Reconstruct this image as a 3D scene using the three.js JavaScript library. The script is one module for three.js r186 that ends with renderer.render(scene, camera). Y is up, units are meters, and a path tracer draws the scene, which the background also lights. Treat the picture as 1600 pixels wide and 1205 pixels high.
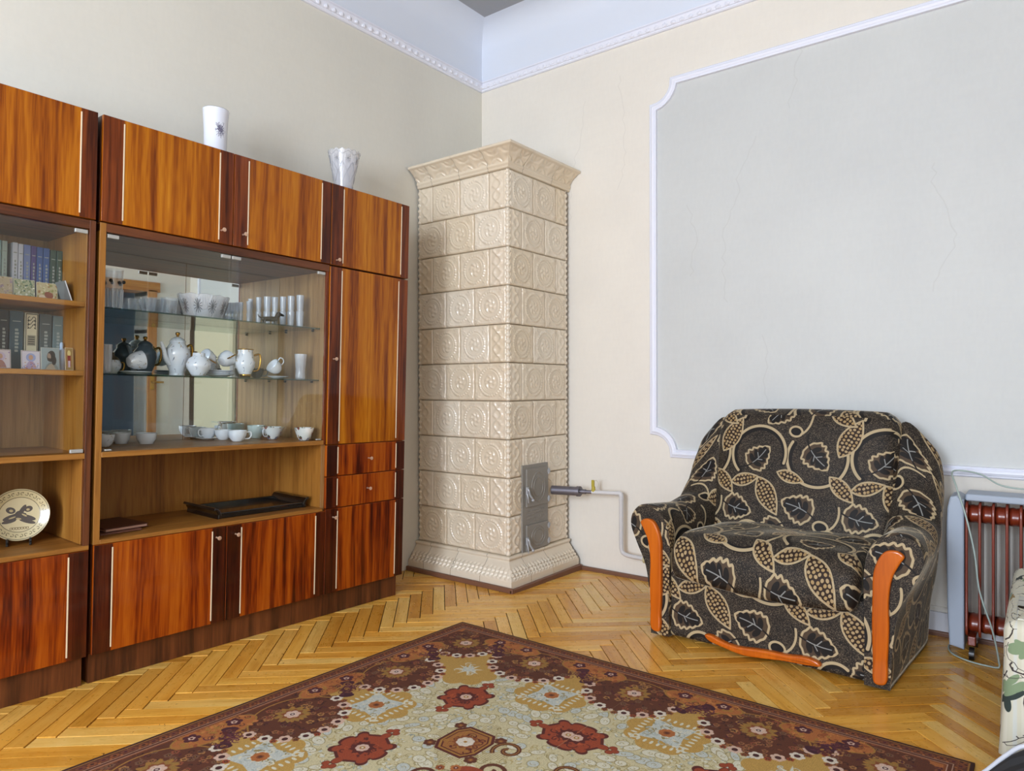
import * as THREE from 'three';
import { RoundedBoxGeometry } from 'three/addons/geometries/RoundedBoxGeometry.js';
import { mergeGeometries, mergeVertices, toCreasedNormals } from 'three/addons/utils/BufferGeometryUtils.js';
import { RectAreaLightUniformsLib } from 'three/addons/lights/RectAreaLightUniformsLib.js';

// ------------------------------------------------------------------ camera, daylight, exposure
const scene = new THREE.Scene();
const W = 1600, H = 1205, FOCAL = 1086.9;
const camera = new THREE.PerspectiveCamera(2 * Math.atan(H / 2 / FOCAL) * 180 / Math.PI, W / H, 0.05, 60);
camera.rotation.order = 'YXZ';
camera.position.set(3.111, 1.08, 3.6956);
camera.rotation.set(-0.0026, 0.6571, -0.0021);
camera.setViewOffset(W, H, 0, -4.6, W, H);
scene.add(camera);

const renderer = new THREE.WebGLRenderer({ antialias: true });
renderer.toneMapping = THREE.LinearToneMapping;
renderer.toneMappingExposure = 1.0;
renderer.shadowMap.enabled = true;
RectAreaLightUniformsLib.init();
scene.background = new THREE.Color(2.6, 2.9, 3.3);            // an overcast white-blue sky outside the windows

const ROOM_X = 4.2, ROOM_Z = 6.6, CEIL = 3.52;                // corner of the room at x = 0, z = 0
const WINDOWS = [[1.65, 2.85, 27], [3.25, 4.0, 15]], WIN_Y = [0.78, 2.85];
for (const [a, b, power] of WINDOWS) {                                // daylight coming in through each window of the wall behind the camera
  const light = new THREE.RectAreaLight(new THREE.Color(0.86, 0.97, 1.13), power, b - a - 0.1, WIN_Y[1] - WIN_Y[0] - 0.1);
  light.position.set((a + b) / 2, (WIN_Y[0] + WIN_Y[1]) / 2, ROOM_Z - 0.02);
  light.castShadow = true;
  scene.add(light);
}

// ------------------------------------------------------------------ helpers
function rng(seed) { let a = seed >>> 0; return () => { a = (a + 0x6D2B79F5) | 0; let t = Math.imul(a ^ (a >>> 15), 1 | a); t = (t + Math.imul(t ^ (t >>> 7), 61 | t)) ^ t; return ((t ^ (t >>> 14)) >>> 0) / 4294967296; }; }
const used = new Map();
function numbered(n) { const k = used.get(n) ?? 0; used.set(n, k + 1); return k ? `${n}_${String(k).padStart(3, '0')}` : n; }
const V3 = (x, y, z) => new THREE.Vector3(x, y, z);
function shade(o) { o.traverse(c => { if (c.isMesh) { c.castShadow = true; c.receiveShadow = true; } }); return o; }
function thing(name, label, category, group) {
  const o = new THREE.Group(); o.name = numbered(name); scene.add(o);
  if (label) o.userData = { label, category }; if (group) o.userData.group = group;
  return o;
}
function struct(name, geo, mat) {
  const o = geo ? new THREE.Mesh(geo, mat) : new THREE.Group(); o.name = numbered(name); o.userData.kind = 'structure';
  o.castShadow = o.receiveShadow = true; scene.add(o); return o;
}
function part(name, geo, mat, parent, label) {
  const o = new THREE.Mesh(geo, mat); o.name = name; o.castShadow = o.receiveShadow = true; parent.add(o);
  if (label) o.userData.label = label;
  return o;
}
function single(name, geo, mat, label, category, group) {
  const o = new THREE.Mesh(geo, mat); o.name = numbered(name); o.castShadow = o.receiveShadow = true; scene.add(o);
  o.userData = { label, category }; if (group) o.userData.group = group; return o;
}
function cloneOf(src, label, group) {
  const c = src.clone(); c.name = numbered(src.name.replace(/_\d{3}$/, '')); c.userData = { ...src.userData };
  if (label) c.userData.label = label; if (group) c.userData.group = group; scene.add(c); return c;
}
const merge = list => mergeGeometries(list.map(g => { const c = g.index ? g.toNonIndexed() : g; for (const k of Object.keys(c.attributes)) if (!['position', 'normal', 'uv'].includes(k)) c.deleteAttribute(k); return c; }));
// metre uvs from the dominant side of each triangle; grain runs along v
function boxUV(g, ou = 0, ov = 0, along = 'y') {
  if (g.index) g = g.toNonIndexed();
  const p = g.attributes.position, n = g.attributes.normal, uv = new Float32Array(p.count * 2);
  for (let i = 0; i < p.count; i += 3) {
    const nx = Math.abs(n.getX(i) + n.getX(i + 1) + n.getX(i + 2)), ny = Math.abs(n.getY(i) + n.getY(i + 1) + n.getY(i + 2)), nz = Math.abs(n.getZ(i) + n.getZ(i + 1) + n.getZ(i + 2));
    for (let k = i; k < i + 3; k++) {
      const x = p.getX(k), y = p.getY(k), z = p.getZ(k); let u, v;
      if (nx >= ny && nx >= nz) { u = z; v = y; if (along === 'z') { u = y; v = z; } }
      else if (ny >= nz) { u = x; v = z; if (along === 'x') { u = z; v = x; } }
      else { u = x; v = y; if (along === 'x') { u = y; v = x; } }
      uv[2 * k] = u + ou; uv[2 * k + 1] = v + ov;
    }
  }
  g.setAttribute('uv', new THREE.BufferAttribute(uv, 2));
  return g;
}
const uvRand = rng(77);
function bx(x0, x1, y0, y1, z0, z1, r = 0.002, along = 'y') {         // a box between limits with slightly rounded edges
  const w = x1 - x0, h = y1 - y0, d = z1 - z0, m = Math.min(w, h, d);
  const g = r > 0 ? new RoundedBoxGeometry(w, h, d, 1, Math.min(r, m * 0.45)) : new THREE.BoxGeometry(w, h, d);
  g.translate((x0 + x1) / 2, (y0 + y1) / 2, (z0 + z1) / 2);
  return boxUV(g, uvRand() * 3, uvRand() * 3, along);
}
function flatBox(x0, x1, y0, y1, z0, z1) {                              // a plain box with metre uvs that line up between neighbours
  const g = new THREE.BoxGeometry(x1 - x0, y1 - y0, z1 - z0); g.translate((x0 + x1) / 2, (y0 + y1) / 2, (z0 + z1) / 2); return boxUV(g);
}
function lathe(pts, seg = 28) { return new THREE.LatheGeometry(pts.map(([r, y]) => new THREE.Vector2(Math.max(r, 0.0001), y)), seg); }
function tube(pts, r, seg = 24, rad = 8, closed = false) { return new THREE.TubeGeometry(new THREE.CatmullRomCurve3(pts.map(p => V3(...p)), closed, 'centripetal'), seg, r, rad, closed); }
function taperTube(pts, r0, r1, seg = 20, rad = 10) {
  const g = tube(pts, 1, seg, rad), c = new THREE.CatmullRomCurve3(pts.map(p => V3(...p)), false, 'centripetal'), p = g.attributes.position;
  for (let i = 0; i <= seg; i++) { const o = c.getPointAt(i / seg), r = r0 + (r1 - r0) * i / seg; for (let j = 0; j <= rad; j++) { const k = i * (rad + 1) + j; p.setXYZ(k, o.x + (p.getX(k) - o.x) * r, o.y + (p.getY(k) - o.y) * r, o.z + (p.getZ(k) - o.z) * r); } }
  return g;
}
function extrude(pts, depth, bevel = 0.002, seg = 2) {
  const s = new THREE.Shape(pts.map(p => new THREE.Vector2(...p)));
  return new THREE.ExtrudeGeometry(s, { depth: Math.max(depth - 2 * bevel, 0.0005), bevelEnabled: bevel > 0, bevelSize: bevel, bevelThickness: bevel, bevelSegments: seg, bevelOffset: -bevel, curveSegments: 10 }).translate(0, 0, bevel);
}
// a moulding: profile points (across, out) swept along a path in the plane of a wall; at(p, across direction, out) gives the place
function moulding(path, profile, closed, place) {
  const n = path.length, pos = [], uv = [], rings = [];
  let run = 0;
  for (let i = 0; i < n; i++) {
    const a = path[closed ? (i + n - 1) % n : Math.max(i - 1, 0)], b = path[i], c = path[closed ? (i + 1) % n : Math.min(i + 1, n - 1)];
    let d1 = [b[0] - a[0], b[1] - a[1]], d2 = [c[0] - b[0], c[1] - b[1]];
    const l1 = Math.hypot(...d1), l2 = Math.hypot(...d2);
    if (l1 < 1e-9) d1 = d2; if (l2 < 1e-9) d2 = d1;
    const m1 = Math.hypot(...d1), m2 = Math.hypot(...d2);
    const n1 = [-d1[1] / m1, d1[0] / m1], n2 = [-d2[1] / m2, d2[0] / m2];
    let mx = n1[0] + n2[0], my = n1[1] + n2[1]; const ml = Math.hypot(mx, my); mx /= ml; my /= ml;
    const k = 1 / Math.max(0.35, mx * n1[0] + my * n1[1]);
    run += l1; rings.push({ b, m: [mx * k, my * k], run });
  }
  const total = closed ? n : n - 1;
  for (let i = 0; i < total; i++) {
    const A = rings[i], B = rings[(i + 1) % n];
    for (let j = 0; j + 1 < profile.length; j++) {
      const q = [[A, profile[j]], [B, profile[j]], [B, profile[j + 1]], [A, profile[j + 1]]].map(([R, [t, o]]) => place(R.b[0] + R.m[0] * t, R.b[1] + R.m[1] * t, o));
      for (const k of [0, 1, 2, 0, 2, 3]) { pos.push(...q[k]); uv.push(0, 0); }
    }
  }
  const g = new THREE.BufferGeometry();
  g.setAttribute('position', new THREE.Float32BufferAttribute(pos, 3));
  g.setAttribute('uv', new THREE.Float32BufferAttribute(uv, 2));
  g.computeVertexNormals();
  return boxUV(toCreasedNormals(g, 0.6));
}
// a smooth closed skin through rings of points (all rings the same count); ends closed by fans
function skin(rings, uvOf, capA = true, capB = true, round = true) {
  const m = rings[0].length, pos = [], uv = [], idx = [], nu = round ? m + 1 : m;
  rings.forEach((r, i) => { for (let j = 0; j < nu; j++) { const p = r[j % m]; pos.push(...p); uv.push(...uvOf(i, j, p)); } });
  for (let i = 0; i + 1 < rings.length; i++) for (let j = 0; j + 1 < nu; j++) { const a = i * nu + j, b = a + 1, c = a + nu, d = c + 1; idx.push(a, b, c, b, d, c); }
  const cap = (i, flip) => {
    const r = rings[i], c = [0, 1, 2].map(k => r.reduce((s, p) => s + p[k], 0) / m), at = pos.length / 3;
    r.forEach(p => { pos.push(...p); uv.push(p[0] + 0.13, p[1] + 0.21); }); pos.push(...c); uv.push(c[0] + 0.13, c[1] + 0.21);
    for (let j = 0; j < m; j++) { const a = at + j, b = at + (j + 1) % m; flip ? idx.push(at + m, b, a) : idx.push(at + m, a, b); }
  };
  if (capA) cap(0, true); if (capB) cap(rings.length - 1, false);
  const g = new THREE.BufferGeometry();
  g.setAttribute('position', new THREE.Float32BufferAttribute(pos, 3)); g.setAttribute('uv', new THREE.Float32BufferAttribute(uv, 2)); g.setIndex(idx);
  g.computeVertexNormals();
  if (round) { const n = g.attributes.normal; for (let i = 0; i < rings.length; i++) { const a = i * nu, b = a + m, v = V3(n.getX(a) + n.getX(b), n.getY(a) + n.getY(b), n.getZ(a) + n.getZ(b)).normalize(); n.setXYZ(a, v.x, v.y, v.z); n.setXYZ(b, v.x, v.y, v.z); } }
  return g;
}

// ------------------------------------------------------------------ textures
function hash2(x, y, s) { let h = Math.imul(x, 374761393) ^ Math.imul(y, 668265263) ^ Math.imul(s, 2147483647 - 58); h = Math.imul(h ^ (h >>> 13), 1274126177); return ((h ^ (h >>> 16)) >>> 0) / 4294967296; }
function vnoise(x, y, px, py, s) {                                     // value noise that repeats every px, py
  const xi = Math.floor(x), yi = Math.floor(y), fx = x - xi, fy = y - yi, u = fx * fx * (3 - 2 * fx), v = fy * fy * (3 - 2 * fy);
  const X0 = ((xi % px) + px) % px, X1 = (X0 + 1) % px, Y0 = ((yi % py) + py) % py, Y1 = (Y0 + 1) % py;
  const a = hash2(X0, Y0, s), b = hash2(X1, Y0, s), c = hash2(X0, Y1, s), d = hash2(X1, Y1, s);
  return a + (b - a) * u + (c - a) * v + (a - b - c + d) * u * v;
}
function dataTex(w, h, fn, srgb = true) {
  const d = new Uint8Array(w * h * 4);
  for (let j = 0; j < h; j++) for (let i = 0; i < w; i++) { const c = fn((i + 0.5) / w, (j + 0.5) / h), k = 4 * (j * w + i); if (typeof c === 'number') d[k] = d[k + 1] = d[k + 2] = Math.max(0, Math.min(255, c * 255)); else { d[k] = c[0]; d[k + 1] = c[1]; d[k + 2] = c[2]; } d[k + 3] = 255; }
  const t = new THREE.DataTexture(d, w, h); t.magFilter = t.minFilter = THREE.LinearFilter; t.wrapS = t.wrapT = THREE.RepeatWrapping; if (srgb) t.colorSpace = THREE.SRGBColorSpace; t.needsUpdate = true; return t;
}
function canvasTex(w, h, draw, srgb = true) {
  const c = document.createElement('canvas'); c.width = w; c.height = h; draw(c.getContext('2d'), w, h);
  const t = new THREE.CanvasTexture(c); t.wrapS = t.wrapT = THREE.RepeatWrapping; if (srgb) t.colorSpace = THREE.SRGBColorSpace; return t;
}
const lerp3 = (a, b, t) => [a[0] + (b[0] - a[0]) * t, a[1] + (b[1] - a[1]) * t, a[2] + (b[2] - a[2]) * t];
const clamp = (x, a = 0, b = 1) => Math.max(a, Math.min(b, x));
const smooth = (a, b, x) => { const t = clamp((x - a) / (b - a)); return t * t * (3 - 2 * t); };
function ramp(stops, t) { t = clamp(t); for (let i = 1; i < stops.length; i++) if (t <= stops[i][0]) return lerp3(stops[i - 1][1], stops[i][1], (t - stops[i - 1][0]) / (stops[i][0] - stops[i - 1][0])); return stops.at(-1)[1]; }
// streaky veneer, grain along v, one metre a side
function veneer(stops, seed, wave = 0.02, streak = 1) {
  return dataTex(1024, 1024, (u, v) => {
    const x = u + wave * (vnoise(u * 3, v * 2, 3, 2, seed) - 0.5) + wave * 0.4 * (vnoise(u * 9, v * 5, 9, 5, seed + 1) - 0.5);
    const a = vnoise(x * 14, v * 1, 14, 1, seed + 2), b = vnoise(x * 38, v * 2, 38, 2, seed + 3), c = vnoise(x * 110, v * 4, 110, 4, seed + 4), d = vnoise(x * 330, v * 18, 330, 18, seed + 5);
    const t = 0.5 + streak * ((a - 0.5) * 0.42 + (b - 0.5) * 0.62 + (c - 0.5) * 0.5) + (d - 0.5) * 0.3;
    return ramp(stops, t);
  });
}
const texDoor = veneer([[0, [104, 44, 3]], [0.3, [142, 72, 5]], [0.55, [168, 95, 10]], [0.8, [184, 112, 18]], [1, [196, 126, 28]]], 11, 0.012, 0.8);
const texDark = veneer([[0, [60, 22, 6]], [0.5, [104, 46, 15]], [1, [138, 70, 28]]], 31, 0.015, 1.0);
const texPale = veneer([[0, [118, 82, 42]], [0.5, [162, 122, 72]], [1, [180, 142, 92]]], 51, 0.015, 0.6);
const texDeep = veneer([[0, [52, 24, 10]], [0.5, [92, 48, 22]], [1, [120, 68, 34]]], 71, 0.02, 0.8);
const texOak = dataTex(512, 1024, (u, v) => {                           // parquet oak: 0.3 m by 0.6 m
  const x = u + 0.05 * (vnoise(u * 3, v * 2, 3, 2, 5) - 0.5);
  const a = vnoise(x * 10, v * 2, 10, 2, 6), b = vnoise(x * 40, v * 5, 40, 5, 7), c = vnoise(x * 150, v * 14, 150, 14, 8), m = vnoise(u * 6, v * 12, 6, 12, 9), f = vnoise(u * 40, v * 80, 40, 80, 10);
  const t = 0.5 + (a - 0.5) * 0.5 + (b - 0.5) * 0.35 + (c - 0.5) * 0.25 + (m - 0.5) * 0.25;
  let col = ramp([[0, [208, 154, 68]], [0.5, [234, 186, 96]], [1, [243, 202, 120]]], t);
  const k = smooth(0.9, 0.97, f) * smooth(0.55, 0.75, m);
  return lerp3(col, [88, 52, 24], k * 0.8);
});
const texOakRough = dataTex(256, 512, (u, v) => 0.24 + 0.22 * vnoise(u * 8, v * 16, 8, 16, 15) * vnoise(u * 30, v * 50, 30, 50, 16) + 0.06 * vnoise(u * 120, v * 30, 120, 30, 17), false);
function wallTex(base, seed, cracks) {                                  // painted plaster, 3 m a side: faint roller weave, blotches and hairline cracks
  const size = 1024, r = rng(seed), lines = [];
  for (const [x, y, n] of cracks) { let a = x, b = y; for (let i = 0; i < n; i++) { const a2 = a + (r() - 0.5) * 0.016, b2 = b + 0.008 + r() * 0.006; lines.push([a, b, a2, b2]); a = a2; b = b2; } }
  return canvasTex(size, size, (g) => {
    const im = g.createImageData(size, size);
    for (let j = 0; j < size; j++) for (let i = 0; i < size; i++) {
      const u = i / size, v = j / size, k = 4 * (j * size + i);
      const n = (vnoise(u * 4, v * 4, 4, 4, seed) - 0.5) * 5 + (vnoise(u * 14, v * 14, 14, 14, seed + 1) - 0.5) * 4 + (vnoise(u * 300, v * 110, 300, 110, seed + 2) - 0.5) * 2 + (vnoise(u * 40, v * 300, 40, 300, seed + 3) - 0.5) * 1.2;
      im.data[k] = base[0] + n; im.data[k + 1] = base[1] + n; im.data[k + 2] = base[2] + n * 0.9; im.data[k + 3] = 255;
    }
    g.putImageData(im, 0, 0);
    g.strokeStyle = 'rgba(120,112,100,0.11)'; g.lineWidth = 1.1;
    for (const [a, b, c, d] of lines) { g.beginPath(); g.moveTo(a * size, b * size); g.lineTo(c * size, d * size); g.stroke(); }
  });
}
function rep(t, sx, sy = sx, ox = 0, oy = 0) { const c = t.clone(); c.repeat.set(sx, sy); c.offset.set(ox, oy); c.needsUpdate = true; return c; }
const std = (o) => new THREE.MeshStandardMaterial({ roughness: 0.6, metalness: 0, ...o });
const phys = (o) => new THREE.MeshPhysicalMaterial({ roughness: 0.6, metalness: 0, ...o });
const M = {};
M.wall = std({ map: rep(wallTex([231, 224, 212], 101, [[0.28, 0.05, 34], [0.36, 0.02, 20], [0.8, 0.1, 30], [0.62, 0.5, 22]]), 1 / 3), roughness: 0.75 });
M.wallLeft = std({ map: rep(wallTex([221, 217, 205], 151, [[0.28, 0.6, 20]]), 1 / 3), roughness: 0.75 });
M.panel = std({ map: rep(wallTex([206, 207, 204], 131, [[0.63, 0.2, 26], [0.64, 0.55, 30], [0.9, 0.3, 18], [0.7, 0.02, 14], [0.5, 0.3, 12]]), 1 / 3), roughness: 0.6 });
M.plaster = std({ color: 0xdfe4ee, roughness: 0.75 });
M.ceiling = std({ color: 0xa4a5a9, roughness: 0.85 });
M.trim = std({ color: 0xe9eaf4, roughness: 0.45 });
M.skirt = std({ color: 0xdfe0e6, roughness: 0.5 });
M.brownTrim = std({ color: 0x76503c, roughness: 0.45 });
M.subfloor = std({ color: 0x2a1a0c, roughness: 0.9 });
M.door = phys({ map: texDoor, roughness: 0.4, specularIntensity: 0.25, clearcoat: 0.4, clearcoatRoughness: 0.06 });
M.doorDark = phys({ map: texDark, roughness: 0.4, specularIntensity: 0.25, clearcoat: 0.4, clearcoatRoughness: 0.06 });
M.pale = std({ map: texPale, roughness: 0.45 });
M.honey = std({ map: veneer([[0, [104, 62, 18]], [0.5, [152, 100, 38]], [1, [174, 124, 56]]], 57, 0.015, 0.6), roughness: 0.45 });
M.carcass = std({ map: texDeep, roughness: 0.4 });
M.strip = std({ color: 0xe6d2b0, roughness: 0.35 });
M.clip = std({ color: 0xb9b9b4, roughness: 0.35, metalness: 0.4 });
M.knob = std({ color: 0xd9b59a, roughness: 0.3, metalness: 0.5 });
M.mirror = std({ color: 0xeef2f0, roughness: 0.015, metalness: 1 });
M.pane = phys({ color: 0xfdffff, roughness: 0.02, transmission: 1, thickness: 0, ior: 1.5 });
M.shelfGlass = phys({ color: 0xc2d4d0, roughness: 0.03, transmission: 1, thickness: 0, ior: 1.5 });
M.glassware = phys({ color: 0xfafcff, roughness: 0.03, transmission: 0.9, thickness: 0, ior: 1.5 });
M.crystal = phys({ color: 0xf6f7fa, roughness: 0.06, transmission: 0.6, thickness: 0, ior: 1.6 });
M.porcelain = phys({ color: 0xe6e9ee, roughness: 0.18, clearcoat: 0.6, clearcoatRoughness: 0.05 });
M.gold = std({ color: 0xb88a3a, roughness: 0.25, metalness: 1 });
M.darkGlaze = phys({ color: 0x55626f, roughness: 0.2, clearcoat: 0.7 });
M.iron = std({ color: 0x8f8a82, roughness: 0.5, metalness: 0.25 });
M.ironBright = std({ color: 0xb4b6ba, roughness: 0.35, metalness: 0.4 });
M.white = std({ color: 0xe8e8ea, roughness: 0.4 });
M.orangeWood = phys({ map: veneer([[0, [170, 76, 4]], [0.5, [192, 92, 8]], [1, [206, 106, 16]]], 91, 0.02, 0.6), roughness: 0.4, specularIntensity: 0.4, clearcoat: 0.5, clearcoatRoughness: 0.15 });
M.black = std({ color: 0x14110f, roughness: 0.35 });

// ------------------------------------------------------------------ the room
const SLOPE = 0.02, FZ0 = 2.7, fy = z => SLOPE * (z - FZ0);            // the old floor falls slightly towards the stove wall
const TILT = -Math.atan(SLOPE);
const LOW = -0.2;
{ // left wall, set back behind the cupboards
  struct('wall_left', merge([
    flatBox(-0.35, -0.1, LOW, CEIL + 0.1, -0.35, ROOM_Z + 0.3),
    flatBox(-0.1, 0, LOW, CEIL + 0.1, -0.35, 1.06), flatBox(-0.1, 0, 2.13, CEIL + 0.1, 1.06, 3.2), flatBox(-0.1, 0, LOW, CEIL + 0.1, 3.2, ROOM_Z + 0.3)]), M.wallLeft);
  const right = struct('wall_right', flatBox(0, ROOM_X + 0.3, LOW, CEIL + 0.1, -0.35, 0), M.wall);
  // painted field inside the moulded frame, with scooped corners
  const [x0, x1, y0, y1, nx, ny] = [1.3, 4.0, 0.698, 2.815, 0.125, 0.125];
  const path = [];
  const scoop = (cx, cy, a0) => { for (let i = 0; i <= 8; i++) { const a = (a0 - i * 90 / 8) * Math.PI / 180; path.push([cx + nx * Math.cos(a), cy + ny * Math.sin(a)]); } };
  scoop(x0, y0, 90); path.length && 0; scoop(x1, y0, 180); scoop(x1, y1, 270); scoop(x0, y1, 360);
  const s = new THREE.Shape(path.map(p => new THREE.Vector2(...p)));
  part('wall_panel', boxUV(new THREE.ExtrudeGeometry(s, { depth: 0.002, bevelEnabled: false })), M.panel, right, 'cool white painted field inside the moulding');
  const prof = [[-0.024, 0], [-0.024, 0.006], [-0.019, 0.011], [-0.013, 0.011], [-0.011, 0.016], [-0.002, 0.022], [0.008, 0.02], [0.014, 0.014], [0.0165, 0.014], [0.018, 0.019], [0.023, 0.019], [0.0245, 0]];
  const tr = struct('trim_1', moulding(path, prof, true, (x, y, o) => [x, y, o]), M.trim);
  tr.userData.label = 'white moulding frame with scooped corners on the right wall'; 
}
{ // cornice band and the coved white frieze above it
  const bandProf = [[0, 0], [0.0, 0.012], [0.006, 0.018], [0.012, 0.018], [0.014, 0.024], [0.044, 0.034], [0.046, 0.03], [0.05, 0.038], [0.058, 0.038], [0.06, 0]];
  const run = [[ROOM_X, 3.11], [0, 3.11]];
  const cornice = (n, place, len, flip) => {
    const pts = flip ? [[0, 3.112], [len, 3.112]] : [[len, 3.112], [0, 3.112]];
    const b = struct(n, moulding([[0, 3.112], [len, 3.112]], bandProf, false, place), M.trim);
    const bits = [], leaf = lathe([[0, 0], [0.011, 0.004], [0.013, 0.012], [0.008, 0.022], [0, 0.028]], 6);
    const one = [];
    for (const t of [-1, 1]) { const g = leaf.clone(); g.scale(1, 1, 0.45); g.rotateZ(t * 0.6); g.translate(t * 0.011, 0, 0); one.push(g); }
    const egg = new THREE.SphereGeometry(0.008, 8, 6); egg.scale(1, 1.3, 0.7); egg.translate(0, 0.01, 0.003); one.push(egg);
    const mod = merge(one);
    for (let u = 0.03; u < len; u += 0.052) { const g = mod.clone(); g.translate(u, 0, 0); const p = g.attributes.position; for (let i = 0; i < p.count; i++) { const q = place(p.getX(i), p.getY(i) + 3.127, 0.027 + p.getZ(i)); p.setXYZ(i, ...q); } g.computeVertexNormals(); bits.push(g); }
    const l = part('leaf_ornament', merge(bits), M.trim, b); l.userData.kind = 'stuff';
  };
  cornice('trim_2', (u, y, o) => [o, y, u], ROOM_Z);
  cornice('trim_3', (u, y, o) => [u, y, o], ROOM_X);
  // cove
  const R = 0.15, cove = [[0.012, 3.17], [0.012, CEIL - R]];
  for (let i = 1; i <= 8; i++) { const a = i / 8 * Math.PI / 2; cove.push([0.012 + R * (1 - Math.cos(a)), CEIL - R + R * Math.sin(a)]); }
  const strip = (place, len, miter) => { const pos = []; for (let j = 0; j + 1 < cove.length; j++) { const [a, b] = [cove[j], cove[j + 1]]; const q = [place(miter ? a[0] : 0, a), place(len, a), place(len, b), place(miter ? b[0] : 0, b)]; for (const k of [0, 1, 2, 0, 2, 3]) pos.push(...q[k]); } const g = new THREE.BufferGeometry(); g.setAttribute('position', new THREE.Float32BufferAttribute(pos, 3)); g.computeVertexNormals(); g.setAttribute('uv', new THREE.Float32BufferAttribute(new Float32Array(pos.length / 3 * 2), 2)); return toCreasedNormals(g, 0.5); };
  struct('trim_4', strip((u, [o, y]) => [o, y, u], ROOM_Z, true), M.plaster);
  struct('trim_5', strip((u, [o, y]) => [u, y, o], ROOM_X, true), M.plaster);
}
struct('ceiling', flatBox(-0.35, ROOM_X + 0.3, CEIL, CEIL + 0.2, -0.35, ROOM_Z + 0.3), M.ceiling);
{ // wall with the windows, behind the camera
  const z0 = ROOM_Z, z1 = ROOM_Z + 0.3, g = [], [y0, y1] = WIN_Y;
  const xs = [-0.35, WINDOWS[0][0], WINDOWS[0][1], WINDOWS[1][0], WINDOWS[1][1], ROOM_X + 0.3];
  for (let i = 0; i < 5; i += 2) g.push(flatBox(xs[i], xs[i + 1], LOW, CEIL + 0.1, z0, z1));
  for (const [a, b] of WINDOWS) g.push(flatBox(a, b, LOW, y0, z0, z1), flatBox(a, b, y1, CEIL + 0.1, z0, z1));
  struct('wall_back', merge(g), M.wall);
  WINDOWS.forEach(([a, b], i) => {
    const w = struct(`window_${i + 1}`), f = [], t = 0.06, zz = z0 + 0.12, m = (a + b) / 2, tr = y1 - 0.55;
    f.push(bx(a, a + t, y0, y1, zz, zz + 0.07), bx(b - t, b, y0, y1, zz, zz + 0.07), bx(a, b, y0, y0 + t, zz, zz + 0.07), bx(a, b, y1 - t, y1, zz, zz + 0.07), bx(m - t / 2, m + t / 2, y0, y1, zz, zz + 0.07), bx(a, b, tr - t / 2, tr + t / 2, zz, zz + 0.07));
    part('window_frame', merge(f), M.trim, w);
    for (const [p, q] of [[a + t, m - t / 2], [m + t / 2, b - t]]) for (const [r, s] of [[y0 + t, tr - t / 2], [tr + t / 2, y1 - t]]) part('pane', flatBox(p, q, r, s, zz + 0.03, zz + 0.036), M.pane, w);
    part('window_sill', bx(a - 0.05, b + 0.05, y0 - 0.04, y0, z0 - 0.18, zz, 0.006), M.trim, w);
  });
}
{ // wall opposite the cupboards, with the doorway that the mirror shows
  const D0 = 0.44, D1 = 1.36, DH = 1.94, x0 = ROOM_X, x1 = ROOM_X + 0.3;
  struct('wall_opposite', merge([flatBox(x0, x1, LOW, CEIL + 0.1, -0.35, D0), flatBox(x0, x1, DH, CEIL + 0.1, D0, D1), flatBox(x0, x1, LOW, CEIL + 0.1, D1, ROOM_Z + 0.3)]), M.wall);
  const d = struct('door_1'), wood = std({ map: veneer([[0, [150, 88, 30]], [0.5, [186, 120, 52]], [1, [206, 146, 76]]], 95, 0.02, 0.7), roughness: 0.4 });
  part('door_frame', merge([bx(x0 - 0.02, x1, -0.05, DH + 0.02, D0 - 0.09, D0, 0.004), bx(x0 - 0.02, x1, -0.05, DH + 0.02, D1, D1 + 0.09, 0.004), bx(x0 - 0.02, x1, DH, DH + 0.1, D0 - 0.12, D1 + 0.12, 0.004, 'z')]), wood, d);
  part('door_handle', merge([tube([[x0 - 0.02, 1.02, D0 - 0.045], [x0 - 0.06, 1.02, D0 - 0.045], [x0 - 0.065, 1.02, D0 - 0.14]], 0.01), bx(x0 - 0.026, x0 - 0.016, 0.94, 1.1, D0 - 0.065, D0 - 0.025)]), M.gold, d);
  const blue = std({ color: 0x8796a6, roughness: 0.8 });
  struct('wall_hallway', merge([flatBox(x1 + 1.6, x1 + 1.8, LOW, 3, -0.6, 2.6), flatBox(x1, x1 + 1.8, LOW, 3, -0.6, -0.4), flatBox(x1, x1 + 1.8, 2.8, 3, -0.6, 2.6), flatBox(x1, x1 + 0.5, LOW, 3, 2.4, 2.6), flatBox(x1 + 1.2, x1 + 1.8, LOW, 3, 2.4, 2.6), flatBox(x1 + 0.5, x1 + 1.2, LOW, 0.9, 2.4, 2.6), flatBox(x1 + 0.5, x1 + 1.2, 2.2, 3, 2.4, 2.6), flatBox(x1, x1 + 1.8, LOW, -0.06, -0.6, 2.6)]), blue);
  // a cream board with a dark edge post standing against the right wall, seen only in the mirror
  const b = thing('screen_board', 'tall cream board with dark edge post leaning by right wall, seen in the mirror', 'board');
  part('board', bx(3.2, 3.95, -0.05, 1.72, 0.045, 0.075), std({ color: 0xd9cfae, roughness: 0.6 }), b);
  part('edge_post', bx(3.95, 4.03, -0.05, 1.72, 0.04, 0.085), M.black, b);
}
{ // skirting of the right wall and the brown strips on the floor
  const sk = struct('baseboard_right', bx(1.75, ROOM_X, -0.06, 0.052, 0, 0.018, 0.002, 'x'), M.skirt);
  part('ledge', bx(1.75, ROOM_X, 0.052, 0.076, 0, 0.01, 0.004, 'x'), M.wall, sk);
  struct('baseboard_strip', bx(0.8, ROOM_X, -0.06, fy(0.02) + 0.022, 0, 0.026, 0.008, 'x'), M.brownTrim);
}
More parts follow.
